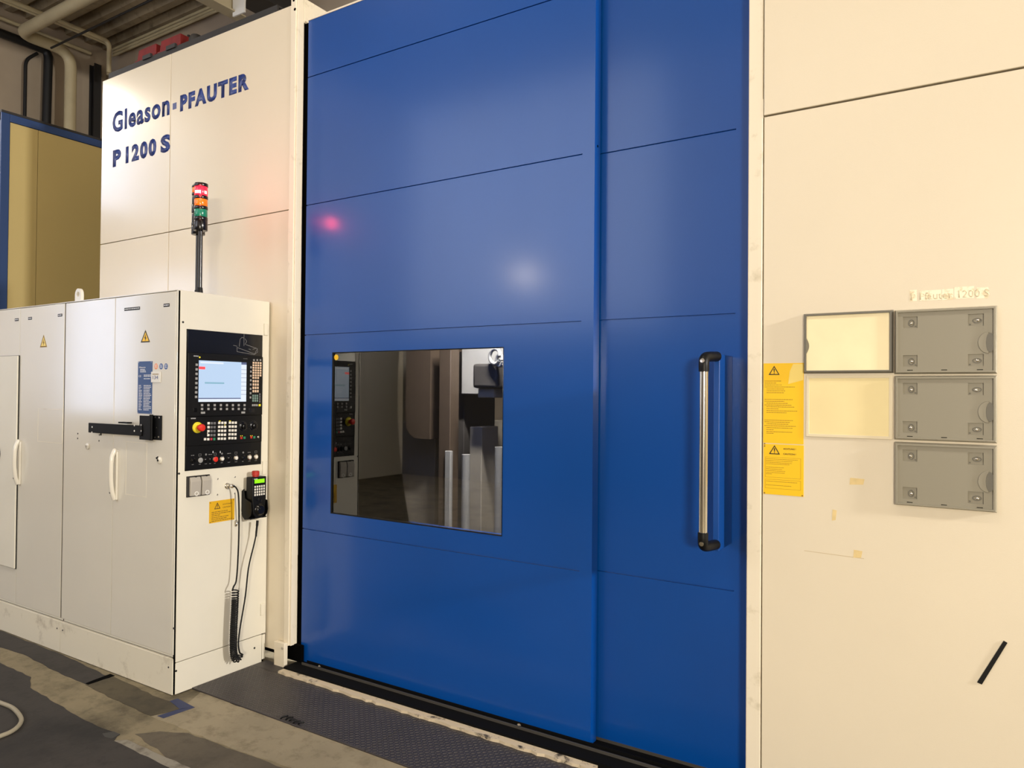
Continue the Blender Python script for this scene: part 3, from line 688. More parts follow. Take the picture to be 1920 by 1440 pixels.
# worn label strip above the holders
z0 = wy(1780, 563).z; z1 = wy(1780, 541).z
r = thing('worn_label', (wy(1780, 560).x, YW, z0), 'worn whitish label strip with faded lettering above the grey holders', 'label')
xa, xb_ = wy(1706, 555).x, wy(1858, 548).x
for (u0, u1) in ((0, .09), (.13, .40), (.41, .55), (.56, .80), (.83, .97)):
    FW.plate(MB(), xa+(xb_-xa)*u0, xa+(xb_-xa)*u1, z0+random.uniform(0, .004), z1+random.uniform(-.004, .004), 0, .0005).build('label_strip', 'worn_label', r)
text('faded_lettering', 'P Pfauter 1200 S', 'worn_letter', r, (xa+.003, YW-.0006, z0+.007), XA, (xb_-xa)*.97, (z1-z0)*.62, .01, 0, .0004)
# yellow caution signs
def sign(px0, px1, a, b, c_, d, label):
    q = card(px0, px1, a, b, c_, d); r = thing('caution_sign', ((q[0]+q[1])/2, YW, q[2]), label, 'sign', 'yellow signs beside the blue door'); return q, r
q, r = sign(1431.5, 1507, 680.5, 681.5, 831, 832.5, 'tall yellow caution sign with three text blocks beside the right post')
FW.plate(MB(), *q, 0, .0015).build('plate', 'sign_yellow', r)
W_, Hh = q[1]-q[0], q[3]-q[2]
warn_triangle(FW, q[0]+.27*W_, q[3]-.145*Hh, .042, .036, .0015, r)
FW.poly(MB(), [(q[0]+.62*W_, q[3]-.26*Hh), (q[0]+.66*W_, q[3]-.10*Hh), (q[0]+.74*W_, q[3]-.004), (q[1]-.002, q[3]-.004), (q[1]-.002, q[3]-.21*Hh)], .0015, .0019).build('faded_corner', 'sign_yellow_worn', r)
mb = MB()
for z, i, f in [(.225, .0, .45), (.25, 0, .32), (.275, .0, .50), (.30, .0, .82), (.325, .05, .55), (.348, .05, .58), (.372, .05, .55),
                (.455, .0, .78), (.478, .0, .55), (.502, .05, .65), (.525, .0, .74), (.548, .05, .84), (.572, .05, .40), (.597, .05, .92), (.62, .05, .60),
                (.715, .0, .78), (.738, .0, .70), (.762, .05, .68), (.785, .0, .88), (.81, .05, .76), (.835, .05, .26), (.86, .05, .78), (.88, .05, .25)]:
    FW.words(mb, q[0]+.03*W_+i*W_, q[0]+.03*W_+.92*W_*f, q[3]-z*Hh, .0020, .0015)
mb.build('printed_text', 'print_brown', r)
q, r = sign(1431.5, 1507, 833, 834, 926, 931, 'short yellow caution sign below the tall one beside the right post')
FW.plate(MB(), *q, 0, .0015).build('plate', 'sign_yellow', r)
W_, Hh = q[1]-q[0], q[3]-q[2]
warn_triangle(FW, q[0]+.28*W_, q[3]-.20*Hh, .042, .036, .0015, r)
text('printed_words', 'ACHTUNG !', 'print_black', r, (q[0]+.50*W_, YW-.0015, q[3]-.10*Hh), XA, .31*W_, .0065, .01)
text('printed_words', 'CAUTION !', 'print_black', r, (q[0]+.50*W_, YW-.0015, q[3]-.18*Hh-.004), XA, .31*W_, .0065, .01)
mb = MB(); FW.frame(mb, q[0]+.05*W_, q[1]-.07*W_, q[3]-.66*Hh, q[3]-.26*Hh, .0007, .0015, .0019); FW.frame(mb, q[0]+.05*W_, q[1]-.07*W_, q[3]-.88*Hh, q[3]-.70*Hh, .0007, .0015, .0019); mb.build('text_border', 'print_brown', r)
mb = MB()
for z, f in ((.30, .95), (.335, .78), (.37, .80), (.40, .72), (.465, .55), (.50, .50), (.535, .58), (.57, .58), (.60, .2), (.745, .92), (.82, .75)):
    FW.words(mb, q[0]+.07*W_, q[0]+.07*W_+.84*W_*f, q[3]-z*Hh, .0016, .0015)
mb.build('printed_text', 'print_brown', r)
for (ka, kz) in ((.03, .02), (.97, .02), (.03, .985), (.03, 1.03)):
    FW.disc(MB(), q[0]+ka*W_, q[2]+kz*Hh*.97, .003, .0015, .0025, 8).build('rivet', 'print_brown', r)
# adhesive remains, scratch, black magnet strip
for k, (x0, x1, y0_, y1_, lab) in enumerate(((1593, 1621, 896, 909, 'small scrap of beige adhesive tape left of the lowest grey holder'), (1560, 1569, 955, 976, 'tiny upright scrap of yellowish tape below the other tape scraps'), (1600, 1617, 1031, 1046, 'square scrap of pale tape on the thin scratch'))):
    q = card(x0, x1, y0_, y0_+1, y1_, y1_+1)
    tag(FW.poly(MB(), [(q[0], q[2]), (q[1]-.004, q[2]+.003), (q[1], q[3]-.002), (q[0]+.002, q[3])], 0, .0005).build('tape_scrap', 'masking_tape'), lab, 'tape', 'tape scraps on the cream sheet')
a = wy(1508, 1033); b = wy(1620, 1048)
tag(FW.poly(MB(), [(a.x, a.z), (b.x, b.z), (b.x, b.z+.002), (a.x, a.z+.002)], 0, .0003).build('thread_scrap', 'scratch'), 'thin horizontal scratch line below the tape scraps', 'scratch')
a = wy(1832, 1279); b = wy(1841, 1283); d = wy(1889, 1205); e = wy(1882, 1201)
tag(FW.poly(MB(), [(a.x, a.z), (b.x, b.z), (d.x, d.z), (e.x, e.z)], 0, .004).build('magnet_strip', 'black_rubber', bevel=.0008), 'short black strip stuck slanting on the cream sheet', 'strip')

# ================================================================== CONTROL CABINETS
YC, XF, ZTOP, ZPL = 2.378, -3.645, 2.2, .198      # front plane, end face plane, height, plinth height
DEP = 3.0-.008
FC = Face((0, YC, 0), (1, 0, 0)); FE = Face((XF, 0, 0), (0, 1, 0))
def cy(px, py): return on_y(px, py, YC)
def ey(px, py): return on_x(px, py, XF)
s2 = cy(212, 870).x; s1 = cy(117.5, 870).x; s3 = cy(33.5, 870).x; s4 = s1-1.19
xc = XF-.018
CR = thing('control_cabinet', ((s1+XF)/2, (YC+DEP)/2, 0), 'white two door control cabinet with an operator panel in its end face', 'cabinet', 'control cabinets in front of the machine')
CL = thing('control_cabinet', ((s1+s4)/2, (YC+DEP)/2, 0), 'white two door control cabinet at the left picture edge', 'cabinet', 'control cabinets in front of the machine')
MB().box(s1+.006, XF-.016, YC+.02, DEP, ZPL, ZTOP).build('body', 'side_paint', CR)
MB().box(s1+.006, XF-.005, YC+.022, YC+.03, ZPL+.006, ZTOP-.003).build('shadow_gap', 'gap_black', CR)
MB().box(s4, s1-.004, YC+.02, DEP, ZPL, ZTOP).build('body', 'side_paint', CL)
MB().box(s4+.01, s1-.003, YC+.021, YC+.026, ZPL+.002, ZTOP-.003).build('shadow_gap', 'gap_black', CL)
MB().box(s1-.0035, s1+.0085, YC+.004, YC+.0205, ZPL+.022, ZTOP-.004).build('cabinet_gap_shade', 'black_rubber', CR)  # black strip put in as the dark shade of the gap between cabinets
MB().box(XF-.010, XF-.003, YC+.006, YC+.020, .006, ZTOP-.001).build('corner_gap_shade', 'gap_black', CR)  # black strip standing in for the shade in the corner gap
def cdoor(root, x0, x1, lab):
    o = MB().box(x0, x1, YC, YC+.018, ZPL+.022, ZTOP-.004).build('cabinet_door', 'cabinet_paint', root, bevel=.003); o['label'] = lab; return o
d1 = cdoor(CR, s2+.0015, xc, 'right cabinet door with the folding arm'); d2 = cdoor(CR, s1+.009, s2-.0015, 'left cabinet door with a round lock')
d3 = cdoor(CL, s3+.0015, s1-.004, 'right cabinet door'); d4 = cdoor(CL, s4, s3-.0015, 'left cabinet door with the filter box')
MB().box(xc+.002, XF-.004, YC+.001, YC+.02, ZPL+.022, ZTOP).build('corner_strip', 'cabinet_paint', CR, bevel=.002)
MB().box(s1, XF-.004, YC, DEP, ZTOP, ZTOP+.004).build('roof', 'cabinet_paint', CR); MB().box(s4, s1-.002, YC, DEP, ZTOP, ZTOP+.004).build('roof', 'cabinet_paint', CL)
# plinths
for (root, x0, x1) in ((CR, s1-.0, XF-.006), (CL, s4, s1-.003)):
    pl = MB().box(x0, x1, YC+.001, YC+.018, .004, ZPL).build('plinth', 'plinth_paint', root, bevel=.002)
    MB().box(x0+.02, x1-.02, YC+.02, DEP, .0, ZPL-.0).build('plinth_frame', 'gap_black', root)
    for xx in (x0+.03, x1-.035): MB().cyl((xx, YC-.001, ZPL-.05), (xx, YC+.001, ZPL-.05), .005, 10).build('screw', 'dark_steel', pl)
ze = (ey(321, 1240).z+ey(486, 1196).z)/2+.0
ED = MB().box(XF-.012, XF, YC+.015, DEP-.002, ze+.002, ZTOP).build('end_door', 'side_paint', CR, bevel=.002); ED['label'] = 'hinged end panel of the cabinet'
EP = MB().box(XF-.012, XF, YC+.015, DEP-.03, .004, ze-.002).build('end_plinth', 'side_paint', CR, bevel=.002)
MB().box(XF-.012, XF-.003, DEP-.026, DEP-.004, .02, ze-.006).build('end_plinth', 'side_paint', CR)
for (px, py, par) in ((343, 604, ED), (335.5, 888, ED), (326, 1178, ED)):
    p = ey(px, py); MB().cyl((XF, p.y, p.z), (XF+.002, p.y, p.z), .006, 10).build('screw', 'dark_steel', par)
for (px, py) in ((330, 1258), (477, 1215)):
    p = ey(px, py); MB().cyl((XF, p.y, p.z), (XF+.002, p.y, p.z), .006, 10).build('screw', 'dark_steel', EP)
for (ya, yb_) in ((607, 629), (864, 889), (1129, 1151)):
    z1 = ey(498, ya).z; z0 = ey(498, yb_).z
    MB().box(XF-.002, XF+.010, DEP-.045, DEP-.018, z0, z1).build('hinge', 'side_paint', ED, bevel=.003)
# door furniture
def handle(px, ya, yb_, par):
    z1 = on_y(px, ya, YC-.02).z; z0 = on_y(px, yb_, YC-.02).z; x = on_y(px, (ya+yb_)/2, YC-.02).x
    F = Face((x, YC, 0), (1, 0, 0))
    MB().prism([(x+.016, YC, z0), (x+.016, YC-.012, z0), (x+.016, YC-.012, z1-.02), (x+.016, YC, z1)], (-.032, 0, 0)).build('handle_base', 'cabinet_paint', par, bevel=.004)
    L = z1-z0; prof = [(.012, z0+.004), (.026, z0+.05), (.034, z0+L*.45), (.032, z0+L*.8), (.018, z1-.012), (.008, z1-.002)]
    mb = MB(); P = bezier([(x, YC-a, b) for a, b in prof], 5); mb.tube(P, [.013]*len(P), 12); mb.build('handle_grip', 'cabinet_paint', par, smooth=50)
    MB().cyl((x-.004, YC-.0300, z0+.045), (x-.004, YC-.0380, z0+.045), .006, 10).build('key_hole', 'black_plastic', par)
handle(212.5, 843, 938, d1); handle(31.5, 826, 909, d3)
def lock(px, py, par, key=False):
    p = cy(px, py); MB().lathe((p.x, YC, p.z), (0, -1, 0), [(.020, 0), (.020, .006), (.014, .010), (.008, .011)], 20).build('lock', 'cabinet_paint', par, smooth=40)
    MB().cyl((p.x, YC-.011, p.z), (p.x, YC-.013, p.z), .006, 10).build('lock_core', 'steel' if not key else 'black_steel', par)
    if key: FC.poly(MB(), [(p.x-.022, p.z+.012), (p.x-.002, p.z+.002), (p.x-.004, p.z+.022)], .006, .012).build('lock_wing', 'black_steel', par)
lock(165, 836.5, d2); lock(299.5, 863, d1, True)
def tagplate(px, py, wpx, hpx, par):
    p = cy(px, py); a = cy(px-wpx/2, py).x; b = cy(px+wpx/2, py).x; h = (cy(px, py-hpx/2).z-cy(px, py+hpx/2).z)/2
    FC.plate(MB(), a, b, p.z-h, p.z+h, 0, .0012).build('tag_plate', 'black_plastic', par)
    mb = MB(); FC.words(mb, a+.004, b-.003, p.z-.002, .005, .0012); mb.build('tag_print', 'print_white', par)
tagplate(248, 579, 29, 5.5, d1); tagplate(312.5, 572.3, 11, 6, d1); tagplate(112.7, 591, 8, 5, d3); tagplate(56.5, 597, 7, 5, d3); tagplate(31.5, 599.5, 7, 5, d4)
def inset(x0, x1, ya, yb_, par):
    a = cy(x0, (ya+yb_)/2).x; b = cy(x1, (ya+yb_)/2).x; z1 = cy((x0+x1)/2, ya).z; z0 = cy((x0+x1)/2, yb_).z
    FC.frame(MB(), a, b, z0, z1, .003, 0, .0009).build('pocket_outline', 'plinth_paint', par)
inset(236, 275, 829, 930, d1); inset(71, 117, 767, 830, d3)
for (px, py) in ((146, 813), (145.7, 822), (186.5, 815.5), (185.8, 826.5)):
    p = cy(px, py); MB().cyl((p.x, YC-.0012, p.z), (p.x, YC, p.z), .005, 8).build('bore_hole', 'dark_steel', d2)
# lifting lug on the roof
p = on_y(149, 562, YC+.06); zb_ = ZTOP+.004
lg = MB(); R_ = .034; n = 16
outer = [(p.x-.036, zb_), (p.x+.036, zb_)]+[(p.x+.036*math.cos(t*math.pi/8), zb_+.05+.04*math.sin(t*math.pi/8)) for t in range(0, 9)]
cxl, czl = p.x, zb_+.052; m_ = len(outer)
inner = []
for (a, b) in outer:
    v = Vector((a-cxl, b-czl)); v.normalize(); inner.append((cxl+v.x*.017, czl+v.y*.017))
lg.ring([(a, YC+.05, b) for a, b in outer], [(a, YC+.05, b) for a, b in inner], (0, .018, 0)); lg.box(p.x-.045, p.x+.045, YC+.035, YC+.085, zb_-.001, zb_+.008)
o = lg.build('lifting_lug', 'white_plastic', CR, smooth=30); o['label'] = 'white lifting eye on the cabinet roof'
# warning triangles
for (px, py, lab, fm, ln) in ((272.7, 642, 'orange yellow high voltage triangle sticker on the right cabinet door', 'sign_yellow', 'print_black'), (81.7, 651, 'pale faded high voltage triangle sticker on the left cabinet', 'sign_yellow_worn', 'print_brown')):
    p = cy(px, py); wd = cy(px+8.7, py).x-cy(px-8.7, py).x; ht = cy(px, py-25).z-cy(px, py).z
    r = thing('warning_sticker', (p.x, YC, p.z), lab, 'sticker', 'high voltage stickers on the cabinets')
    warn_triangle(FC, p.x, p.z, wd if px > 100 else wd*.75, ht*.94, 0, r, True, ln, fm)
# rating plate, round stickers, little number sign
a = cy(258.7, 726).x; b = cy(285.5, 726).x; z1 = cy(272, 677.5).z; z0 = cy(270, 775.5).z
r = thing('rating_plate', ((a+b)/2, YC, z0), 'tall blue rating plate with white print on the right cabinet door', 'plate')
FC.plate(MB(), a, b, z0, z1, 0, .0015).build('plate', 'plate_blue', r)
hh = z1-z0; ww = b-a
text('printed_words', 'Gleason', 'print_white', r, (a+.08*ww, YC-.0015, z1-.125*hh), XA, .45*ww, .024*hh, .02)
text('printed_words', 'CE', 'print_white', r, (a+.07*ww, YC-.0015, z1-.30*hh), XA, .16*ww, .035*hh, .0)
mb = MB()
for z in (.16, .185, .21): FC.words(mb, a+.16*ww, a+.6*ww, z1-z*hh, .004, .0015, random.uniform(.75, 1))
for z in (.27, .295, .34): FC.words(mb, a+.42*ww, a+.92*ww, z1-z*hh, .004, .0015, random.uniform(.7, 1))
for k in range(16):
    z = .47+k*.031; FC.words(mb, a+.08*ww, a+.32*ww, z1-z*hh, .004, .0015, random.uniform(.6, 1)); FC.words(mb, a+.42*ww, a+.95*ww, z1-z*hh, .004, .0015, random.uniform(.7, 1))
mb.build('printed_text', 'print_white', r)
for (kx, kz) in ((.06, .985), (.94, .985), (.06, .015), (.94, .015)): FC.disc(MB(), a+kx*ww, z0+kz*hh, .003, .0015, .003, 8).build('rivet', 'steel', r)
for (px, m_, lab) in ((292.7, 'sticker_orange', 'orange round sticker beside the rating plate'), (302.2, 'sticker_blue', 'blue round sticker between the orange one and the other blue one'), (311.3, 'sticker_blue', 'blue round sticker nearest the cabinet corner')):
    p = cy(px, 687); rz = .017
    r = thing('round_sticker', (p.x, YC, p.z-rz), lab, 'sticker', 'round stickers beside the rating plate')
    FC.disc(MB(), p.x, p.z, rz, 0, .0006).build('disc', m_, r)
    mb = MB()
    for k in (-.4, .0, .4): FC.words(mb, p.x-.010, p.x+.010, p.z+k*rz, .003, .0006)
    mb.build('sticker_print', 'print_white', r)
a = cy(285, 707).x; b = cy(302, 707).x; z1 = cy(293, 697).z; z0 = cy(293, 717).z
r = thing('number_sign', ((a+b)/2, YC, z0), 'small white square sign with a blue number at the rating plate', 'sign')
FC.plate(MB(), a, b, z0, z1, .0016, .006).build('plate', 'white_plastic', r, bevel=.001)
text('printed_number', '134', 'blue_ink', r, (a+.2*(b-a), YC-.006, z0+.3*(z1-z0)), XA, .58*(b-a), .34*(z1-z0))
FC.plate(MB(), a+.012, b-.014, z1-.016, z1-.012, .006, .0063).build('printed_line', 'print_brown', r)
# black folding arm
YA2 = YC-.012
def ax_(u, v, Y=YC-.012): return on_y(140+u/4.8, 660+v/4.8, Y)
r = thing('folding_arm', (ax_(730, 790).x, YC, ax_(730, 790).z), 'black steel folding arm bracket on the right cabinet door', 'bracket')
def plate_uv(mb, u0, u1, v0a, v0b, v1a, v1b, Y, t):
    z1 = (ax_(u0, v0a, Y).z+ax_(u1, v0b, Y).z)/2; z0 = (ax_(u0, v1a, Y).z+ax_(u1, v1b, Y).z)/2; x0 = ax_(u0, (v0a+v1a)/2, Y).x; x1 = ax_(u1, (v0b+v1b)/2, Y).x
    mb.box(x0, x1, Y, Y+t, z0, z1); return x0, x1, z0, z1
mb = MB(); plate_uv(mb, 686, 778, 572, 570, 792, 790, YC-.006, .0058); o = mb.build('mounting_plate', 'black_steel', r, bevel=.001)
mb = MB(); plate_uv(mb, 582, 678, 574, 572, 792, 790, YC-.03, .006); mb.build('hinge_plate', 'black_steel', r, bevel=.001)
mb = MB(); q = plate_uv(mb, 122, 600, 655, 642, 742, 738, YC-.036, .006); arm = mb.build('arm_bar', 'black_steel', r, bevel=.004)
mb = MB(); plate_uv(mb, 392, 470, 632, 628, 644, 642, YC-.05, .03); mb.build('clip', 'black_steel', r)
p = ax_(690, 570, YC-.016); p2 = ax_(688, 795, YC-.016)
MB().cyl((p.x, YC-.016, p2.z), (p.x, YC-.016, p.z+.004), .010, 14).build('hinge_pin', 'black_steel', r, smooth=40)
p = ax_(233, 742, YC-.036); MB().cyl((p.x, YC-.034, p.z-.006), (p.x, YC-.034, p.z+.01), .004, 10).build('stud', 'black_steel', r)
for (u, v, Y) in ((157, 675, YC-.0364), (155, 723, YC-.0364), (537, 660, YC-.0364), (537, 710, YC-.0364), (598, 657, YC-.0364), (598, 710, YC-.0364), (725, 587, YC-.0064), (760, 590, YC-.0064), (735, 680, YC-.0064), (722, 770, YC-.0064), (755, 765, YC-.0064)):
    p = ax_(u, v, Y); MB().cyl((p.x, Y-.0004, p.z), (p.x, Y+.0002, p.z), .0055 if u != 735 else .004, 10).build('screw_hole', 'white_plastic' if u < 590 else 'nickel', r)
# grey box with round fan at the left picture edge
zt_ = cy(15, 668).z; zb_ = cy(10, 1060).z; xr2 = on_y(29.5, 860, YC-.014).x
r = thing('filter_box', (xr2-.28, YC, zb_), 'flat cream filter box on the cabinet door at the left picture edge', 'filter unit')
MB().box(xr2-.56, xr2, YC-.014, YC-.001, zb_, zt_).build('cover', 'side_paint', r, bevel=.004)
MB().box(xr2-.55, xr2+.004, YC-.006, YC-.0005, zb_-.003, zt_+.003).build('seal', 'black_rubber', r)
p = on_y(-9, 850, YC-.014); MB().lathe((p.x, YC-.014, p.z), (0, -1, 0), [(.075, 0), (.075, .008), (.06, .012)], 28).build('fan_grille', 'black_plastic', r, smooth=35)

# ---- signal towers on the cabinet roof
def tower(x, y, pxs, lit, label):
    """pxs: picture heights of the module joints, measured on this tower"""
    px = 374
    zz = [on_y(px, v, y).z for v in pxs]
    r = thing('signal_tower', (x, y, ZTOP+.004), label, 'signal light', 'signal towers on the cabinet roof'); rad = .037
    names = [('cap', 'black_gloss'), ('lens', 'lens_red' if lit else 'lens_orange'), ('ring', 'black_gloss'), ('lens', 'lens_orange' if lit else 'black_gloss'), ('ring', 'black_gloss'), ('lens', 'lens_green' if lit else 'black_gloss'), ('ring', 'black_gloss'), ('base', 'black_gloss')]
    labs = {1: 'red lit lens' if lit else 'orange lens', 3: 'orange lens' if lit else None, 5: 'green lens' if lit else None}
    for i, (nm, m_) in enumerate(names):
        z1, z0 = zz[i], zz[i+1]; rr_ = rad*(.985 if nm == 'lens' else 1.03)
        o = MB().lathe((x, y, z0), (0, 0, 1), [(rr_*.97, 0), (rr_, .002), (rr_, z1-z0-.002), (rr_*.97, z1-z0)], 32).build(nm, m_, r, smooth=40)
        if labs.get(i): o['label'] = labs[i]
    if lit:
        zc_ = (zz[1]*.35+zz[2]*.65)
        for (aa, wd_) in ((-.55, .5), (.75, .22)):
            base = math.atan2(-y, -x); vs = []; n = 6
            P = [(x+rad*.992*math.cos(base+aa+wd_*(t/n*2-1)), y+rad*.992*math.sin(base+aa+wd_*(t/n*2-1))) for t in range(n+1)]
            mb = MB(); mb.add([(a, b, zc_-.008) for a, b in P]+[(a, b, zc_+.008) for a, b in P], [(t, t+1, n+2+t, n+1+t) for t in range(n)]); mb.build('bulb_glow', 'lens_red_hot', r)
        l = bpy.data.lights.new('red_light', 'POINT'); l.energy = 2.2; l.color = (1, .05, .08); l.shadow_soft_size = .04
        lo = bpy.data.objects.new('red_light', l); register(lo, r, (x+.07, y-.07, (zz[1]+zz[2])/2))
    MB().cyl((x, y, ZTOP+.004), (x, y, zz[-1]), .0125, 20).build('pole', 'black_gloss', r, smooth=40)
    MB().lathe((x, y, ZTOP+.004), (0, 0, 1), [(.030, 0), (.030, .008), (.018, .02), (.015, .05)], 20).build('foot', 'black_plastic', r, smooth=35)
tower(-3.795, 2.612, (345.5, 352, 368.5, 375, 388, 394, 408, 414.5, 433), True, 'signal tower with red lens lit above orange and green')
tower(-3.905, 2.672, (349, 353, 363, 367, 384, 400, 418, 424, 440), False, 'half hidden signal tower with orange top lens behind the lit one')

# ---- operator panel in the end face
yl = ey(348, 750).y; yr = ey(490, 750).y
zt1 = (ey(351.5, 617).z+ey(492.5, 628.7).z)/2; zb1 = (ey(344.4, 882).z+ey(486.7, 871.5).z)/2
OP = thing('operator_panel', (XF, (yl+yr)/2, zb1), 'black operator panel with lit screen, keys and buttons in the cabinet end face', 'control panel')
FE.plate(MB(), yl, yr, zb1, zt1, 0, .004).build('back_plate', 'black_plastic', OP)
def sec(name, pa, pb, h, m='black_plastic'):
    z1 = pa; z0 = pb; return FE.plate(MB(), yl+.004, yr-.003, z0, z1, .004, h).build(name, m, OP, bevel=.002)
zA = (ey(352.5, 661).z+ey(492, 670).z)/2; zB = (ey(348.7, 780.6).z+ey(490, 779).z)/2; zC = (ey(349, 835.5).z+ey(487.7, 830).z)/2
top_sec = sec('blank_plate', zt1-.003, zA+.002, .006, 'black_gloss')
scr_sec = sec('screen_unit', zA, zB+.002, .014); key_sec = sec('machine_keypad', zB-.001, zC+.002, .011); btn_sec = sec('button_plate', zC, zb1+.003, .006)
def A8(u, v): p = ey(340+u/8, 610+v/8); return p.y, p.z
def B8(u, v): p = ey(340+u/10.29, 750+v/10.29); return p.y, p.z
# outline drawing of the machine on the blank plate
mb = MB()
for L in (((930, 130), (930, 310)), ((770, 300), (830, 315)), ((820, 330), (1090, 430)), ((1090, 430), (1130, 350)), ((1130, 350), (960, 290)), ((825, 330), (825, 395)), ((825, 395), (1085, 440)), ((1085, 440), (1135, 400)), ((860, 320), (870, 210)), ((870, 210), (900, 180)), ((900, 180), (925, 190)), ((945, 200), (970, 240)), ((970, 240), (945, 290)), ((1000, 355), (1030, 365)), ((1060, 360), (1110, 345)), ((1130, 350), (1135, 400))):
    (y0_, z0_), (y1_, z1_) = A8(*L[0]), A8(*L[1]); d = Vector((y1_-y0_, z1_-z0_)).normalized()*.0011
    FE.poly(mb, [(y0_-d.y, z0_+d.x), (y1_-d.y, z1_+d.x), (y1_+d.y, z1_-d.x), (y0_+d.y, z0_-d.x)], .006, .0064)
mb.build('outline_drawing', 'line_grey', top_sec)
# screen
(sy0, sz1), (sy1, sz1b), (_, sz0b), (_, sz0) = A8(240, 522), A8(954, 560), A8(948, 1148), A8(230, 1143)
sz1 = (sz1+sz1b)/2; sz0 = (sz0+sz0b)/2; h = .014
scr = FE.plate(MB(), sy0, sy1, sz0, sz1, h, h+.001).build('screen', 'screen_blue', scr_sec); scr['label'] = 'lit pale blue screen'
def sbar(u0, u1, v0, v1, m):
    w_, q_ = sy1-sy0, sz1-sz0; FE.plate(MB(), sy0+u0*w_, sy0+u1*w_, sz1-v1*q_, sz1-v0*q_, h+.001, h+.0013).build('screen_area', m, scr_sec)
sbar(.885, 1, .06, 1, 'screen_white'); sbar(.885, 1, 0, .06, 'screen_dark'); sbar(0, .125, .15, .215, 'screen_red'); sbar(0, .88, .905, .93, 'screen_dark')
sbar(0, .88, .93, 1, 'screen_white'); sbar(.12, .52, .52, .56, 'screen_cyan'); sbar(.03, .5, .03, .07, 'screen_white')
for k in range(7): o = FE.plate(MB(), sy0+.885*(sy1-sy0), sy1, sz1-(.19+k*.105)*(sz1-sz0), sz1-(.182+k*.105)*(sz1-sz0), h+.0013, h+.0016).build('menu_line', 'screen_dark', scr_sec)
KM = {}
def key(y, z, hh, m, par, w_=.0135, h_=.0135, name='key'):
    k = (round(w_, 4), round(h_, 4), m)
    if k not in KM:
        mb = MB().box(0, .004, -w_/2, w_/2, -h_/2, h_/2); KM[k] = mb.mesh('key', m, Vector((0, 0, 0)), bevel=.0012)
    return inst(name, KM[k], None, par, (XF+hh, y, z))
def lerp2(a, b, t): return (a[0]+(b[0]-a[0])*t, a[1]+(b[1]-a[1])*t)
a, b = A8(204, 592), A8(194, 1073); c2, d_ = A8(1018, 630), A8(1010, 1082)
for k in range(8):
    key(*lerp2(a, b, k/7), h, 'key_grey', scr_sec); key(*lerp2(c2, d_, k/7), h, 'key_grey', scr_sec, .010, .0125)
for (v) in (1197, 1254):
    a, b = A8(284, v), A8(921, v)
    for k in range(8): key(*lerp2(a, b, k/7), h, 'key_grey', scr_sec)
for (u, v) in ((298, 1310), (902, 1307)): key(*A8(u, v), h, 'key_grey', scr_sec, .026, .012)
for u in (1062, 1112, 1160): key(*A8(u, 522), h, 'key_grey', scr_sec, .011, .010)
y0_, z1_ = A8(1056, 562); y1_, z0_ = A8(1160, 790)
for i in range(4):
    for j in range(7):
        if j == 6 and i == 3: continue
        key(y0_+(y1_-y0_)*i/3, z1_+(z0_-z1_)*j/6, h, 'key_beige', scr_sec, .0115, .0115)
y0_, z1_ = A8(1055, 838); y1_, z0_ = A8(1120, 988)
for i in range(3):
    for j in range(4): key(y0_+(y1_-y0_)*i/2, z1_+(z0_-z1_)*j/3, h, 'key_beige', scr_sec, .0105, .0145)
y0_, z1_ = A8(1050, 1056); y1_, z0_ = A8(1112, 1130)
for i in range(3):
    for j in range(3): key(y0_+(y1_-y0_)*i/2, z1_+(z0_-z1_)*j/2, h, 'key_teal', scr_sec, .0108, .0125)
for j in range(4): key(*A8(1150, 1035+j*36), h, 'key_dark', scr_sec, .009, .0125)
for i in range(3): key(*A8(1045+i*31, 1197), h, 'key_grey', scr_sec, .0112, .012)
key(*A8(1148, 1197), h, 'key_yellow', scr_sec, .014, .0135)
y_, z_ = A8(160, 468); text('maker_tag', 'SIEMENS', 'print_white', scr_sec, (XF+h, y_, z_), YA_, .03, .006)
y_, z_ = A8(252, 480); FE.disc(MB(), y_, z_, .005, h, h+.0006, 12).build('indicator_dot', 'key_yellow', scr_sec)
y_, z_ = A8(905, 505); text('printed_words', 'SINUMERIK', 'line_grey', scr_sec, (XF+h, y_, z_), YA_, .03, .004)
for (u, v, w_) in ((185, 1270, .022), (1030, 1275, .04)):
    y_, z_ = A8(u, v); FE.plate(MB(), y_-w_/2, y_+w_/2, z_-.012, z_+.012, h, h+.002).build('port_cover', 'black_gloss', scr_sec, bevel=.0008)
# machine keypad
hk = .011
y_, z_ = B8(160, 366); text('maker_tag', 'SIEMENS', 'print_white', key_sec, (XF+hk, y_, z_), YA_, .03, .006)
y_, z_ = B8(285, 530)
MB().lathe((XF+hk, y_, z_), (1, 0, 0), [(.031, 0), (.031, .004), (.026, .010), (.012, .012)], 28).build('stop_collar', 'estop_yellow', key_sec, smooth=35)
o = MB().lathe((XF+hk+.011, y_, z_), (1, 0, 0), [(.012, 0), (.012, .016), (.020, .02), (.021, .032), (.017, .038), (.006, .040)], 28).build('stop_button', 'estop_red', key_sec, smooth=40); o['label'] = 'red mushroom stop button'
def grid(us, v0, v1, rows, mfun):
    for i, u in enumerate(us):
        for j in range(rows):
            y_, z_ = B8(u-2*j, v0+(v1-v0)*j/(rows-1)); m_ = mfun(i, j)
            if m_: key(y_, z_, hk, m_, key_sec, .0142, .0138)
grid((498, 558, 615), 447, 752, 5, lambda i, j: [None, 'key_red', 'key_green'][i] if j == 4 else ('key_white' if i == 0 else 'key_dark'))
for u in (428, 490): key(*B8(u, 755), hk, 'key_white', key_sec, .0142, .0138)
grid((703, 762, 820), 440, 745, 5, lambda i, j: 'key_white'); grid((908, 965, 1022), 437, 735, 5, lambda i, j: 'key_white')
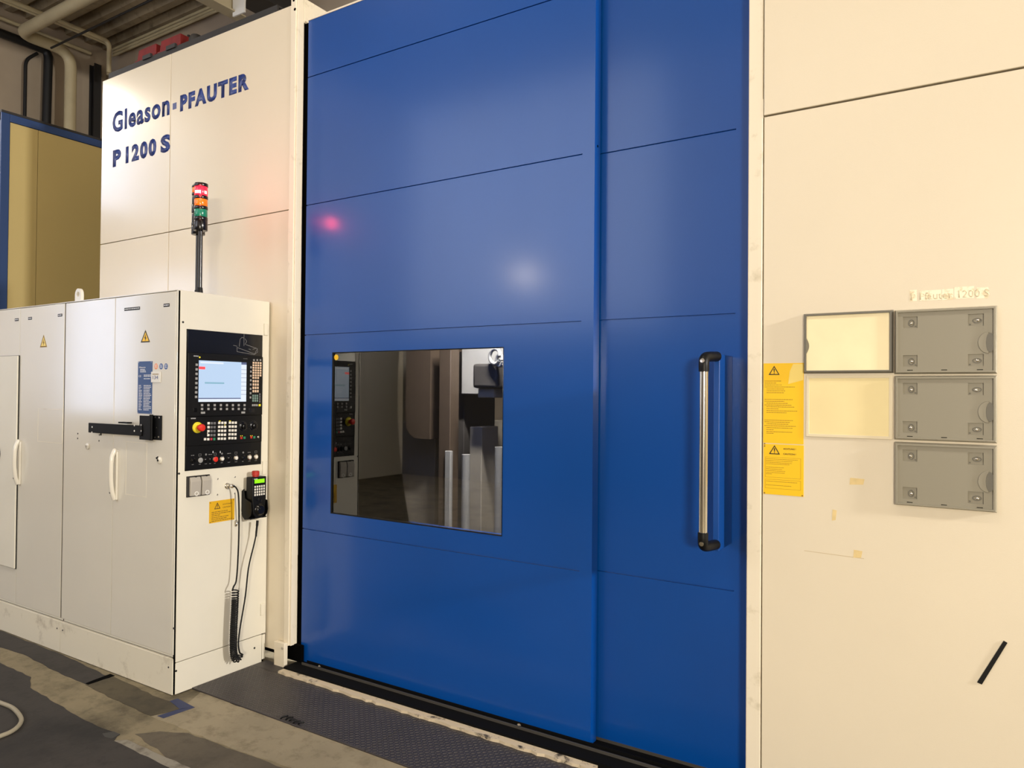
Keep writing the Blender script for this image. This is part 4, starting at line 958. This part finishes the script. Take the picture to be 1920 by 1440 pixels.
for (u, v) in ((706, 408), (725, 405), (905, 402), (925, 405), (815, 480), (480, 640), (1118, 692), (1150, 690), (1310, 688), (1342, 688)):
    y_, z_ = B8(u, v); FE.disc(MB(), y_, z_, .0028, hk, hk+.0015, 8).build('indicator_lamp', 'key_yellow' if u > 480 else 'key_white', key_sec)
for (u, v) in ((1165, 510), (1365, 500)):
    y_, z_ = B8(u, v)
    MB().lathe((XF+hk, y_, z_), (1, 0, 0), [(.026, 0), (.026, .003), (.017, .006), (.016, .020), (.013, .022)], 24).build('rotary_knob', 'black_gloss', key_sec, smooth=35)
    MB().box(XF+hk+.022, XF+hk+.026, y_-.003, y_+.003, z_-.014, z_+.014).build('knob_grip', 'black_plastic', key_sec)
    n = 14; mb = MB()
    for t in range(n):
        a = math.pi*(1.25-1.5*t/(n-1)); FE.disc(mb, y_+.0305*math.cos(a), z_+.0305*math.sin(a), .0012, hk, hk+.0005, 6)
    mb.build('knob_scale', 'line_grey', key_sec)
for (u, v, m_) in ((1130, 730, 'red_key'), (1190, 727, 'key_green'), (1322, 718, 'red_key'), (1380, 718, 'key_green')): key(*B8(u, v), hk, m_, key_sec, .0142, .0138)
y_, z_ = B8(1455, 713); MB().lathe((XF+hk, y_, z_), (1, 0, 0), [(.007, 0), (.007, .004), (.004, .006)], 14).build('key_switch', 'nickel', key_sec, smooth=35)
# button row
a0_, b0_ = B8(210, 1168), B8(1425, 1093)
kinds = ['black_gloss', 'key_grey', 'sel', 'sel', 'estop_red', 'key_white', 'sel', 'key_white', 'black_gloss', 'key_white', 'key_white']
us = [210, 345, 462, 545, 638, 770, 905, 1040, 1180, 1300, 1425]
for u, kd in zip(us, kinds):
    v = 1168+(1095-1168)*(u-210)/(1425-210); y_, z_ = B8(u, v); hb = .006
    MB().lathe((XF+hb, y_, z_), (1, 0, 0), [(.0155, 0), (.0155, .003), (.0125, .005)], 20).build('button_ring', 'black_gloss' if kd in ('sel', 'black_gloss', 'key_grey') else 'nickel', btn_sec, smooth=30)
    if kd == 'sel':
        MB().lathe((XF+hb+.004, y_, z_), (1, 0, 0), [(.011, 0), (.011, .005), (.009, .006)], 16).build('selector_knob', 'black_gloss', btn_sec, smooth=30)
        MB().box(XF+hb+.010, XF+hb+.016, y_-.003, y_+.003, z_-.010, z_+.010).build('selector_grip', 'black_plastic', btn_sec)
    else:
        big = kd in ('key_grey', 'estop_red'); MB().lathe((XF+hb+.004, y_, z_), (1, 0, 0), [(.0145 if big else .010, 0), (.0145 if big else .010, .004), (.008, .006)], 20).build('push_button', kd, btn_sec, smooth=30)
    mb = MB(); FE.words(mb, y_-.007, y_+.008, z_-.024, .003, hb); mb.build('button_caption', 'line_grey', btn_sec)
    mb = MB(); kk = us.index(u) % 3
    if kk == 0: FE.words(mb, y_-.012, y_+.013, z_+.027, .004, hb)
    elif kk == 1: FE.frame(mb, y_-.008, y_+.008, z_+.022, z_+.036, .0015, hb, hb+.0003)
    else: FE.disc(mb, y_, z_+.03, .006, hb, hb+.0003, 10)
    mb.build('button_symbol', 'line_grey', btn_sec)
for u in (598, 738):
    y_, z_ = B8(u, 1000); FE.poly(MB(), [(y_-.003, z_-.006), (y_+.003, z_-.006), (y_+.001, z_+.006), (y_-.001, z_+.006)], hb, hb+.0004).build('button_symbol', 'print_white', btn_sec)

# ---- socket box, connector, sign, pendant below the panel
def C8(u, v): p = ey(340+u/10.29, 870+v/10.29); return p.y, p.z
y0_, z1_ = C8(95, 218); y1_, _ = C8(528, 218); z1_ = (C8(95, 232)[1]+C8(528, 205)[1])/2; z0_ = (C8(95, 642)[1]+C8(528, 590)[1])/2
r = thing('socket_box', (XF, (y0_+y1_)/2, z0_), 'grey twin socket with hinged lids on the cabinet end face', 'socket')
FE.plate(MB(), y0_, y1_, z0_, z1_, 0, .012).build('frame', 'dark_steel', r, bevel=.002)
ym_ = (y0_+y1_)/2+.008
for (p0, p1) in ((y0_+.010, ym_-.004), (ym_+.004, y1_-.003)):
    MB().prism([FE.p(p0, z0_+.006, .012), FE.p(p0, z0_+.006, .026), FE.p(p0, z1_-.03, .030), FE.p(p0, z1_-.006, .020), FE.p(p0, z1_-.006, .012)], FE.u*(p1-p0)).build('lid', 'socket_grey', r, bevel=.003)
    cm = (p0+p1)/2+.004
    mb = MB(); nn = 14; mb.ring([FE.p(cm+.013*math.cos(t*2*math.pi/nn), z0_+.018+.013*math.sin(t*2*math.pi/nn), .025) for t in range(nn)], [FE.p(cm+.008*math.cos(t*2*math.pi/nn), z0_+.018+.008*math.sin(t*2*math.pi/nn), .025) for t in range(nn)], FE.n*.004); mb.build('finger_ring', 'white_plastic', r)
    FE.disc(MB(), cm, z1_-.004, .004, .012, .022, 8).build('hinge_pin', 'black_plastic', r)
# connector with coiled cable to the pendant
cy_, cz_ = C8(880, 420)
r = thing('pendant_cable', (XF, cy_, .3), 'black coiled cable hanging from a metal plug to the handheld pendant', 'cable')
o = MB().lathe((XF, cy_, cz_), (1, 0, 0), [(.017, 0), (.017, .004), (.013, .008), (.013, .02)], 20).build('socket_ring', 'nickel', r, smooth=35); o['label'] = 'nickel plated socket'
def EH(px, py, off): return on_x(px, py, XF+off)          # point on a plane standing off the end face
K1 = EH(438.5, 911.5, .055)
base = Vector((XF+.018, cy_, cz_)); dr = (K1-base)
MB().tube([base+dr*t for t in (0, .25, .3, .7, .75, 1.0)], [.010, .013, .012, .012, .009, .007], 16).build('plug', 'nickel', r, smooth=35)
OFF = .075
cab = [K1, EH(443, 915, .065), EH(447, 927.6, OFF), EH(448.2, 969, OFF), EH(447, 1029, OFF), EH(443.5, 1085, OFF), EH(438, 1100, OFF), EH(436, 1106, OFF)]
# coil axis
axp = bezier([EH(441.5, 1106, OFF), EH(440, 1140, OFF), EH(438, 1180, OFF), EH(437.5, 1212, OFF), EH(439, 1230, OFF), EH(443, 1236, OFF), EH(447.5, 1233, OFF), EH(449.5, 1226, OFF)], 14)
Lc = [0]
for i in range(1, len(axp)): Lc.append(Lc[-1]+(axp[i]-axp[i-1]).length)
def axis_at(s):
    for i in range(1, len(Lc)):
        if s <= Lc[i] or i == len(Lc)-1:
            t = (s-Lc[i-1])/(Lc[i]-Lc[i-1]); return axp[i-1].lerp(axp[i], t), (axp[i]-axp[i-1]).normalized()
R_c, rw = .0180, .0040
pts = []; s = 0; ang = 0; u = None
while s < Lc[-1]:
    c0, t = axis_at(s)
    if u is None: u = Vector((0, -1, 0))
    u = (u-t*u.dot(t)).normalized(); v = t.cross(u)
    pts.append(c0+(u*math.cos(ang)+v*math.sin(ang))*R_c)
    pitch = .0145 if s < .05 else .0102
    ang += 2*math.pi/12; s += pitch/12
end = pts[-1]
cab2 = [end, EH(449, 1222, OFF), EH(447, 1205, OFF), EH(451, 1172, OFF), EH(460, 1118, OFF), EH(466, 1065, OFF), EH(476, 1022, OFF), EH(480, 1004, OFF)]
o = MB().tube(pts, rw, 6).build('coil', 'black_rubber', r, smooth=60)
MB().tube(bezier(cab+[pts[0]], 6), .0045, 8).build('straight_lead', 'black_rubber', r, smooth=60)
MB().tube(bezier(cab2, 6), .0045, 8).build('straight_lead', 'black_rubber', r, smooth=60)
st = [EH(480, 1006, OFF), EH(480.6, 998, OFF), EH(482, 985, OFF), EH(482.8, 976, OFF)]
MB().tube(bezier(st, 6), [.0055]*6+[.006]*6+[.0075]*7, 10).build('strain_relief', 'black_rubber', r, smooth=60)
# chain with protective cap
r = thing('protective_cap', (XF, C8(1040, 1180)[0], C8(1040, 1230)[1]), 'small metal cap hanging on a thin wire beside the yellow sign', 'cap')
a = ey(440.2, 925); b = ey(442, 977); MB().tube([a+Vector((.004, 0, 0)), b+Vector((.006, 0, 0))], .0012, 6).build('wire', 'steel', r)
MB().lathe((XF+.002, b.y-.002, b.z-.025), (.5, -.1, .85), [(.010, 0), (.011, .006), (.010, .02), (.006, .024)], 14).build('cap', 'chrome', r, smooth=35)
nn = 14; cc = b+Vector((.008, -.002, -.01)); MB().tube([cc+Vector((0, .010*math.cos(t*2*math.pi/nn), .016*math.sin(t*2*math.pi/nn))) for t in range(nn+1)], .0015, 6).build('wire_loop', 'steel', r)
for (u, v) in ((700, 285), (1030, 250), (690, 590), (1025, 565)):
    y_, z_ = C8(u, v); MB().lathe((XF, y_, z_), (1, 0, 0), [(.0045, 0), (.0045, .003), (.002, .004)], 10).build('screw', 'steel', ED, smooth=30)
# ochre caution sign
y0_ = C8(535, 930)[0]; y1_ = C8(1022, 880)[0]; z1_ = (C8(535, 712)[1]+C8(1030, 678)[1])/2; z0_ = (C8(535, 1140)[1]+C8(1010, 1080)[1])/2
r = thing('caution_sign', (XF, (y0_+y1_)/2, z0_), 'small ochre yellow caution sign below the operator panel', 'sign')
FE.plate(MB(), y0_, y1_, z0_, z1_, 0, .0015).build('plate', 'sign_ochre', r); W_, Hh = y1_-y0_, z1_-z0_
warn_triangle(FE, y0_+.31*W_, z1_-.38*Hh, .24*W_, .30*Hh, .0015, r)
text('printed_words', 'ACHTUNG !', 'print_brown', r, (XF+.0015, y0_+.52*W_, z1_-.24*Hh), YA_, .38*W_, .07*Hh, .01)
text('printed_words', 'CAUTION !', 'print_brown', r, (XF+.0015, y0_+.52*W_, z1_-.38*Hh), YA_, .34*W_, .07*Hh, .01)
mb = MB()
for z, f in ((.53, .75), (.61, .88), (.69, .40), (.78, .80), (.86, .72), (.94, .95)): FE.words(mb, y0_+.09*W_, y0_+.09*W_+.85*W_*f, z1_-z*Hh, .035*Hh, .0015)
mb.build('printed_text', 'print_brown', r)
for (kx, kz) in ((.04, .94), (.96, .94), (.04, .04), (.96, .04)): FE.disc(MB(), y0_+kx*W_, z0_+kz*Hh, .003, .0015, .003, 8).build('rivet', 'print_brown', r)
# handheld pendant in its black holder
PX = .085                                              # front of the pendant stands this far off the end face
FP = Face((XF+PX, 0, 0), (0, 1, 0))
def D8(u, v): p = on_x(340+u/10.29, 870+v/10.29, XF+PX); return p.y, p.z
ya, _ = D8(1372, 450); yb_, _ = D8(1640, 450); zt_ = (D8(1372, 258)[1]+D8(1640, 235)[1])/2; zm = D8(1500, 630)[1]; zb_ = D8(1480, 1050)[1]; ycn = (ya+yb_)/2; wd = yb_-ya
r = thing('handheld_pendant', (XF, ycn, zb_), 'black handheld pendant with green display hanging on the cabinet end face', 'remote control')
prof = [(ya, zm-.01), (ya, zt_), (yb_, zt_), (yb_, zm-.01), (yb_-.004, zm-.05), (yb_-.008, zb_+.03), (ycn+.02, zb_), (ycn-.02, zb_), (ya+.008, zb_+.03), (ya+.004, zm-.05)]
FP.poly(MB(), prof, -.058, 0).build('housing', 'black_plastic', r, bevel=.006)
o = FP.plate(MB(), ya+.15*wd, yb_-.15*wd, D8(1500, 365)[1], D8(1500, 293)[1], .0, .001).build('display', 'lcd_green', r); o['label'] = 'bright green display'
text('maker_tag', 'SIEMENS', 'print_white', r, (XF+PX, ya+.1*wd, zt_-.014), YA_, .26*wd, .006)
z1_ = D8(1500, 432)[1]; z0_ = D8(1500, 588)[1]; KM2 = None
for i in range(5):
    for j in range(4):
        y_ = ya+.18*wd+i*.16*wd; z_ = z1_+(z0_-z1_)*j/3
        if KM2 is None: KM2 = MB().box(0, .003, -.0048, .0048, -.0058, .0058).mesh('key', 'key_white', Vector((0, 0, 0)), bevel=.001)
        inst('key', KM2, None, r, (XF+PX, y_, z_))
zw = D8(1510, 880)[1]
MB().lathe((XF+PX-.002, ycn+.004, zw), (1, 0, 0), [(.036, 0), (.036, .004), (.031, .008), (.029, .014), (.024, .018)], 32).build('hand_wheel', 'black_gloss', r, smooth=35)
MB().lathe((XF+PX+.016, ycn-.010, zw+.010), (1, 0, 0), [(.007, 0), (.006, .004), (.003, .006)], 14).build('wheel_dimple', 'black_plastic', r, smooth=35)
for (u, v) in ((1475, 685), (1530, 705)):
    y_, z_ = D8(u, v); MB().lathe((XF+PX, y_, z_), (1, 0, 0), [(.009, 0), (.008, .004), (.005, .005)], 16).build('button', 'black_gloss', r, smooth=30)
o = MB().lathe((XF+PX-.026, ycn-.008, zt_), (0, 0, 1), [(.018, 0), (.018, .006), (.022, .008), (.022, .030), (.018, .034)], 24).build('stop_button', 'red_key', r, smooth=35); o['label'] = 'red stop button on top'
r = thing('pendant_holder', (XF, ycn-.03, D8(1300, 1100)[1]), 'black plastic cradle holding the pendant on the end face', 'holder')
def E8(u, v): p = on_y(340+u/10.29, 870+v/10.29, ya-.012); return p.x, p.z
zc0 = D8(1372, 740)[1]; zc1 = D8(1372, 1090)[1]
side = [(0, zc0+.06), (.020, zc0+.075), (.030, zc0+.02), (.085, zc0+.00), (.092, zc0-.05), (.085, zc1+.03), (.06, zc1+.004), (.03, zc1), (.008, zc1+.02), (0, zc1+.05)]
for yy in (ya-.010, yb_+.006):
    MB().prism([(XF+a, yy, b) for a, b in side], (0, .004, 0)).build('side_plate', 'black_plastic', r, bevel=.001)
MB().box(XF+.0005, XF+.006, ya-.008, yb_+.008, zc1+.03, zc0+.06).build('back_plate', 'black_plastic', r)
for yy0, yy1 in ((ya-.008, ycn-.024), (ycn+.024, yb_+.008)): MB().box(XF+.02, XF+.080, yy0, yy1, zc1+.006, zc1+.012).build('bottom_ledge', 'black_plastic', r)

# ================================================================== THE FLOOR
def fz(u, v, z=0): return on_z(u/3, 960+v/3, z)
def patch(name, pts, m, th=.002, jag=.005, step=.05, z0=0.0):
    P = [Vector(p) for p in pts]; out = []
    for i in range(len(P)):
        a, b = P[i], P[(i+1) % len(P)]; n = max(1, int((b-a).length/step))
        for k in range(n):
            p = a.lerp(b, k/n); j = jag if 0 < k else 0
            out.append(Vector((p.x+random.uniform(-j, j), p.y+random.uniform(-j, j), z0)))
    return MB().prism(out, (0, 0, th)).build(name, m, FLOOR)
# dark oily coating on the left, olive band beside the cabinet, light screed, brown worn zone
patch('floor_coating', [(-9, 2.34, 0), fz(0, 668), fz(330, 795), fz(605, 925), fz(480, 968), fz(300, 890), fz(130, 800), fz(-60, 745), (-9, 1.9, 0)], 'concrete_dark')
patch('floor_coating', [fz(480, 972), fz(640, 928), fz(890, 1045), fz(990, 1075), fz(1010, 1110), fz(850, 1148), fz(640, 1055)], 'concrete_olive')
patch('floor_coating', [fz(0, 850), fz(175, 930), fz(170, 990), fz(330, 1085), fz(480, 1175), fz(665, 1255), fz(640, 1290), fz(980, 1445), fz(990, 1700), fz(-700, 1700), fz(-700, 800)], 'concrete_dark', .0025)
patch('floor_coating', [fz(850, 1150), fz(1000, 1115), fz(1040, 1100), fz(1140, 1000), fz(1300, 1080), fz(1560, 1170), fz(2330, 1445), fz(3000, 1700), fz(2300, 1700), fz(1720, 1470), fz(1300, 1330), fz(1010, 1215)], 'concrete_light', .002, .008)
patch('floor_coating', [fz(760, 1250), fz(900, 1235), fz(1060, 1245), fz(1330, 1345), fz(1600, 1445), fz(2000, 1620), fz(1300, 1620), fz(1040, 1445)], 'concrete_brown', .0015, .006)
tp = tag(patch('x', [fz(640, 1290), fz(715, 1285), fz(1065, 1440), fz(1500, 1640), fz(1350, 1640), fz(950, 1440)], 'tape_white', .0032, .004), None)
tp.name = 'floor_line'; tp['label'] = 'worn pale floor marking line'
tp = patch('floor_line', [fz(575, 1250), fz(640, 1238), fz(675, 1253), fz(630, 1280), fz(590, 1270)], 'tape_dark', .0035, .002)
tp = patch('floor_joint', [fz(480, 966), fz(620, 912), fz(645, 922), fz(495, 974)], 'gap_black', .0022, .003)
# blue tape corner
r = thing('floor_tape', (fz(1000, 1110).x, fz(1000, 1110).y, .002), 'blue adhesive tape corner on the floor at the cabinet foot', 'tape')
for pts in ([(955, 1066), (1000, 1052), (1096, 1102), (1012, 1112)], [(1096, 1102), (920, 1163), (884, 1150), (1014, 1110)]):
    MB().prism([fz(u, v) + Vector((0, 0, .0022)) for u, v in pts], (0, 0, .0009)).build('tape_strip', 'tape_blue', r)
# tread plate in front of the door
yA_, yB_ = 0, 2.893
yfront = (on_z(436, 1321, .012).y+on_z(574, 1361, .012).y+on_z(700, 1412, .012).y)/3
r = thing('tread_plate', (-2.5, (yfront+yB_)/2, 0), 'dark grey steel tread plate on the floor before the sliding door', 'floor plate')
xa_ = XF+.03
for (x0, x1) in ((XF+.003, -2.35), (-2.347, -1.0), (-.997, .6)):
    MB().box(x0, x1, yfront, yB_-.002, .0, .010).build('plate', 'tread_plate', r, bevel=.002)
MB().box(XF+.003, xs0-.004, yB_+.001, YW-.005, 0, .009).build('plate', 'tread_plate', r)
mb = MB(); pit = .026; i = 0; x = XF+.02
while x < -.6:
    y = yfront+.012; j = 0
    while y < yB_-.014:
        d = 1 if (i+j) % 2 else -1; L, t_ = .0085, .0022
        ux, uy = L*.7071*d, L*.7071; vx, vy = -uy/L*t_, ux/L*t_
        b0 = [(x-ux, y-uy), (x+vx, y+vy), (x+ux, y+uy), (x-vx, y-vy)]
        k = len(mb.v); mb.v += [Vector((a, b, .0098)) for a, b in b0]+[Vector((x-ux*.8, y-uy*.8, .012)), Vector((x+ux*.8, y+uy*.8, .012))]
        mb.f += [[k, k+1, k+5, k+4], [k+1, k+2, k+5], [k+2, k+3, k+4, k+5], [k+3, k, k+4], [k, k+3, k+2, k+1]]
        y += pit*.7; j += 1
    x += pit*.7; i += 1
o = mb.build('tread_bumps', 'tread_worn', r); o['kind'] = 'stuff'
# torn black strip at the plate edge
pb = on_z(548, 1353, .01)
mb = MB()
for k in range(5):
    a = random.uniform(-.5, .8); c_ = pb+Vector((k*.03-.06, random.uniform(-.01, .01), .004)); d = Vector((math.cos(a)*.035, math.sin(a)*.012, random.uniform(.006, .02)))
    mb.tube(bezier([c_-d*.6, c_+Vector((0, 0, .008)), c_+d], 4), .005, 6)
tag(mb.build('rubber_scrap', 'black_rubber', smooth=60), 'torn black rubber scrap at the edge of the tread plate', 'scrap')
# beige cable loop at the left edge
pts = [fz(-300, 1020), fz(-120, 1040), fz(0, 1085), fz(70, 1115), fz(112, 1160), fz(118, 1195), fz(85, 1235), fz(20, 1268), fz(-120, 1310), fz(-300, 1320)]
tag(MB().tube([p+Vector((0, 0, .012)) for p in bezier(pts, 7)], .0105, 10).build('floor_cable', 'cable_grey', smooth=60), 'beige cable looping over the floor at the left edge', 'cable')
bpy.context.view_layer.update()
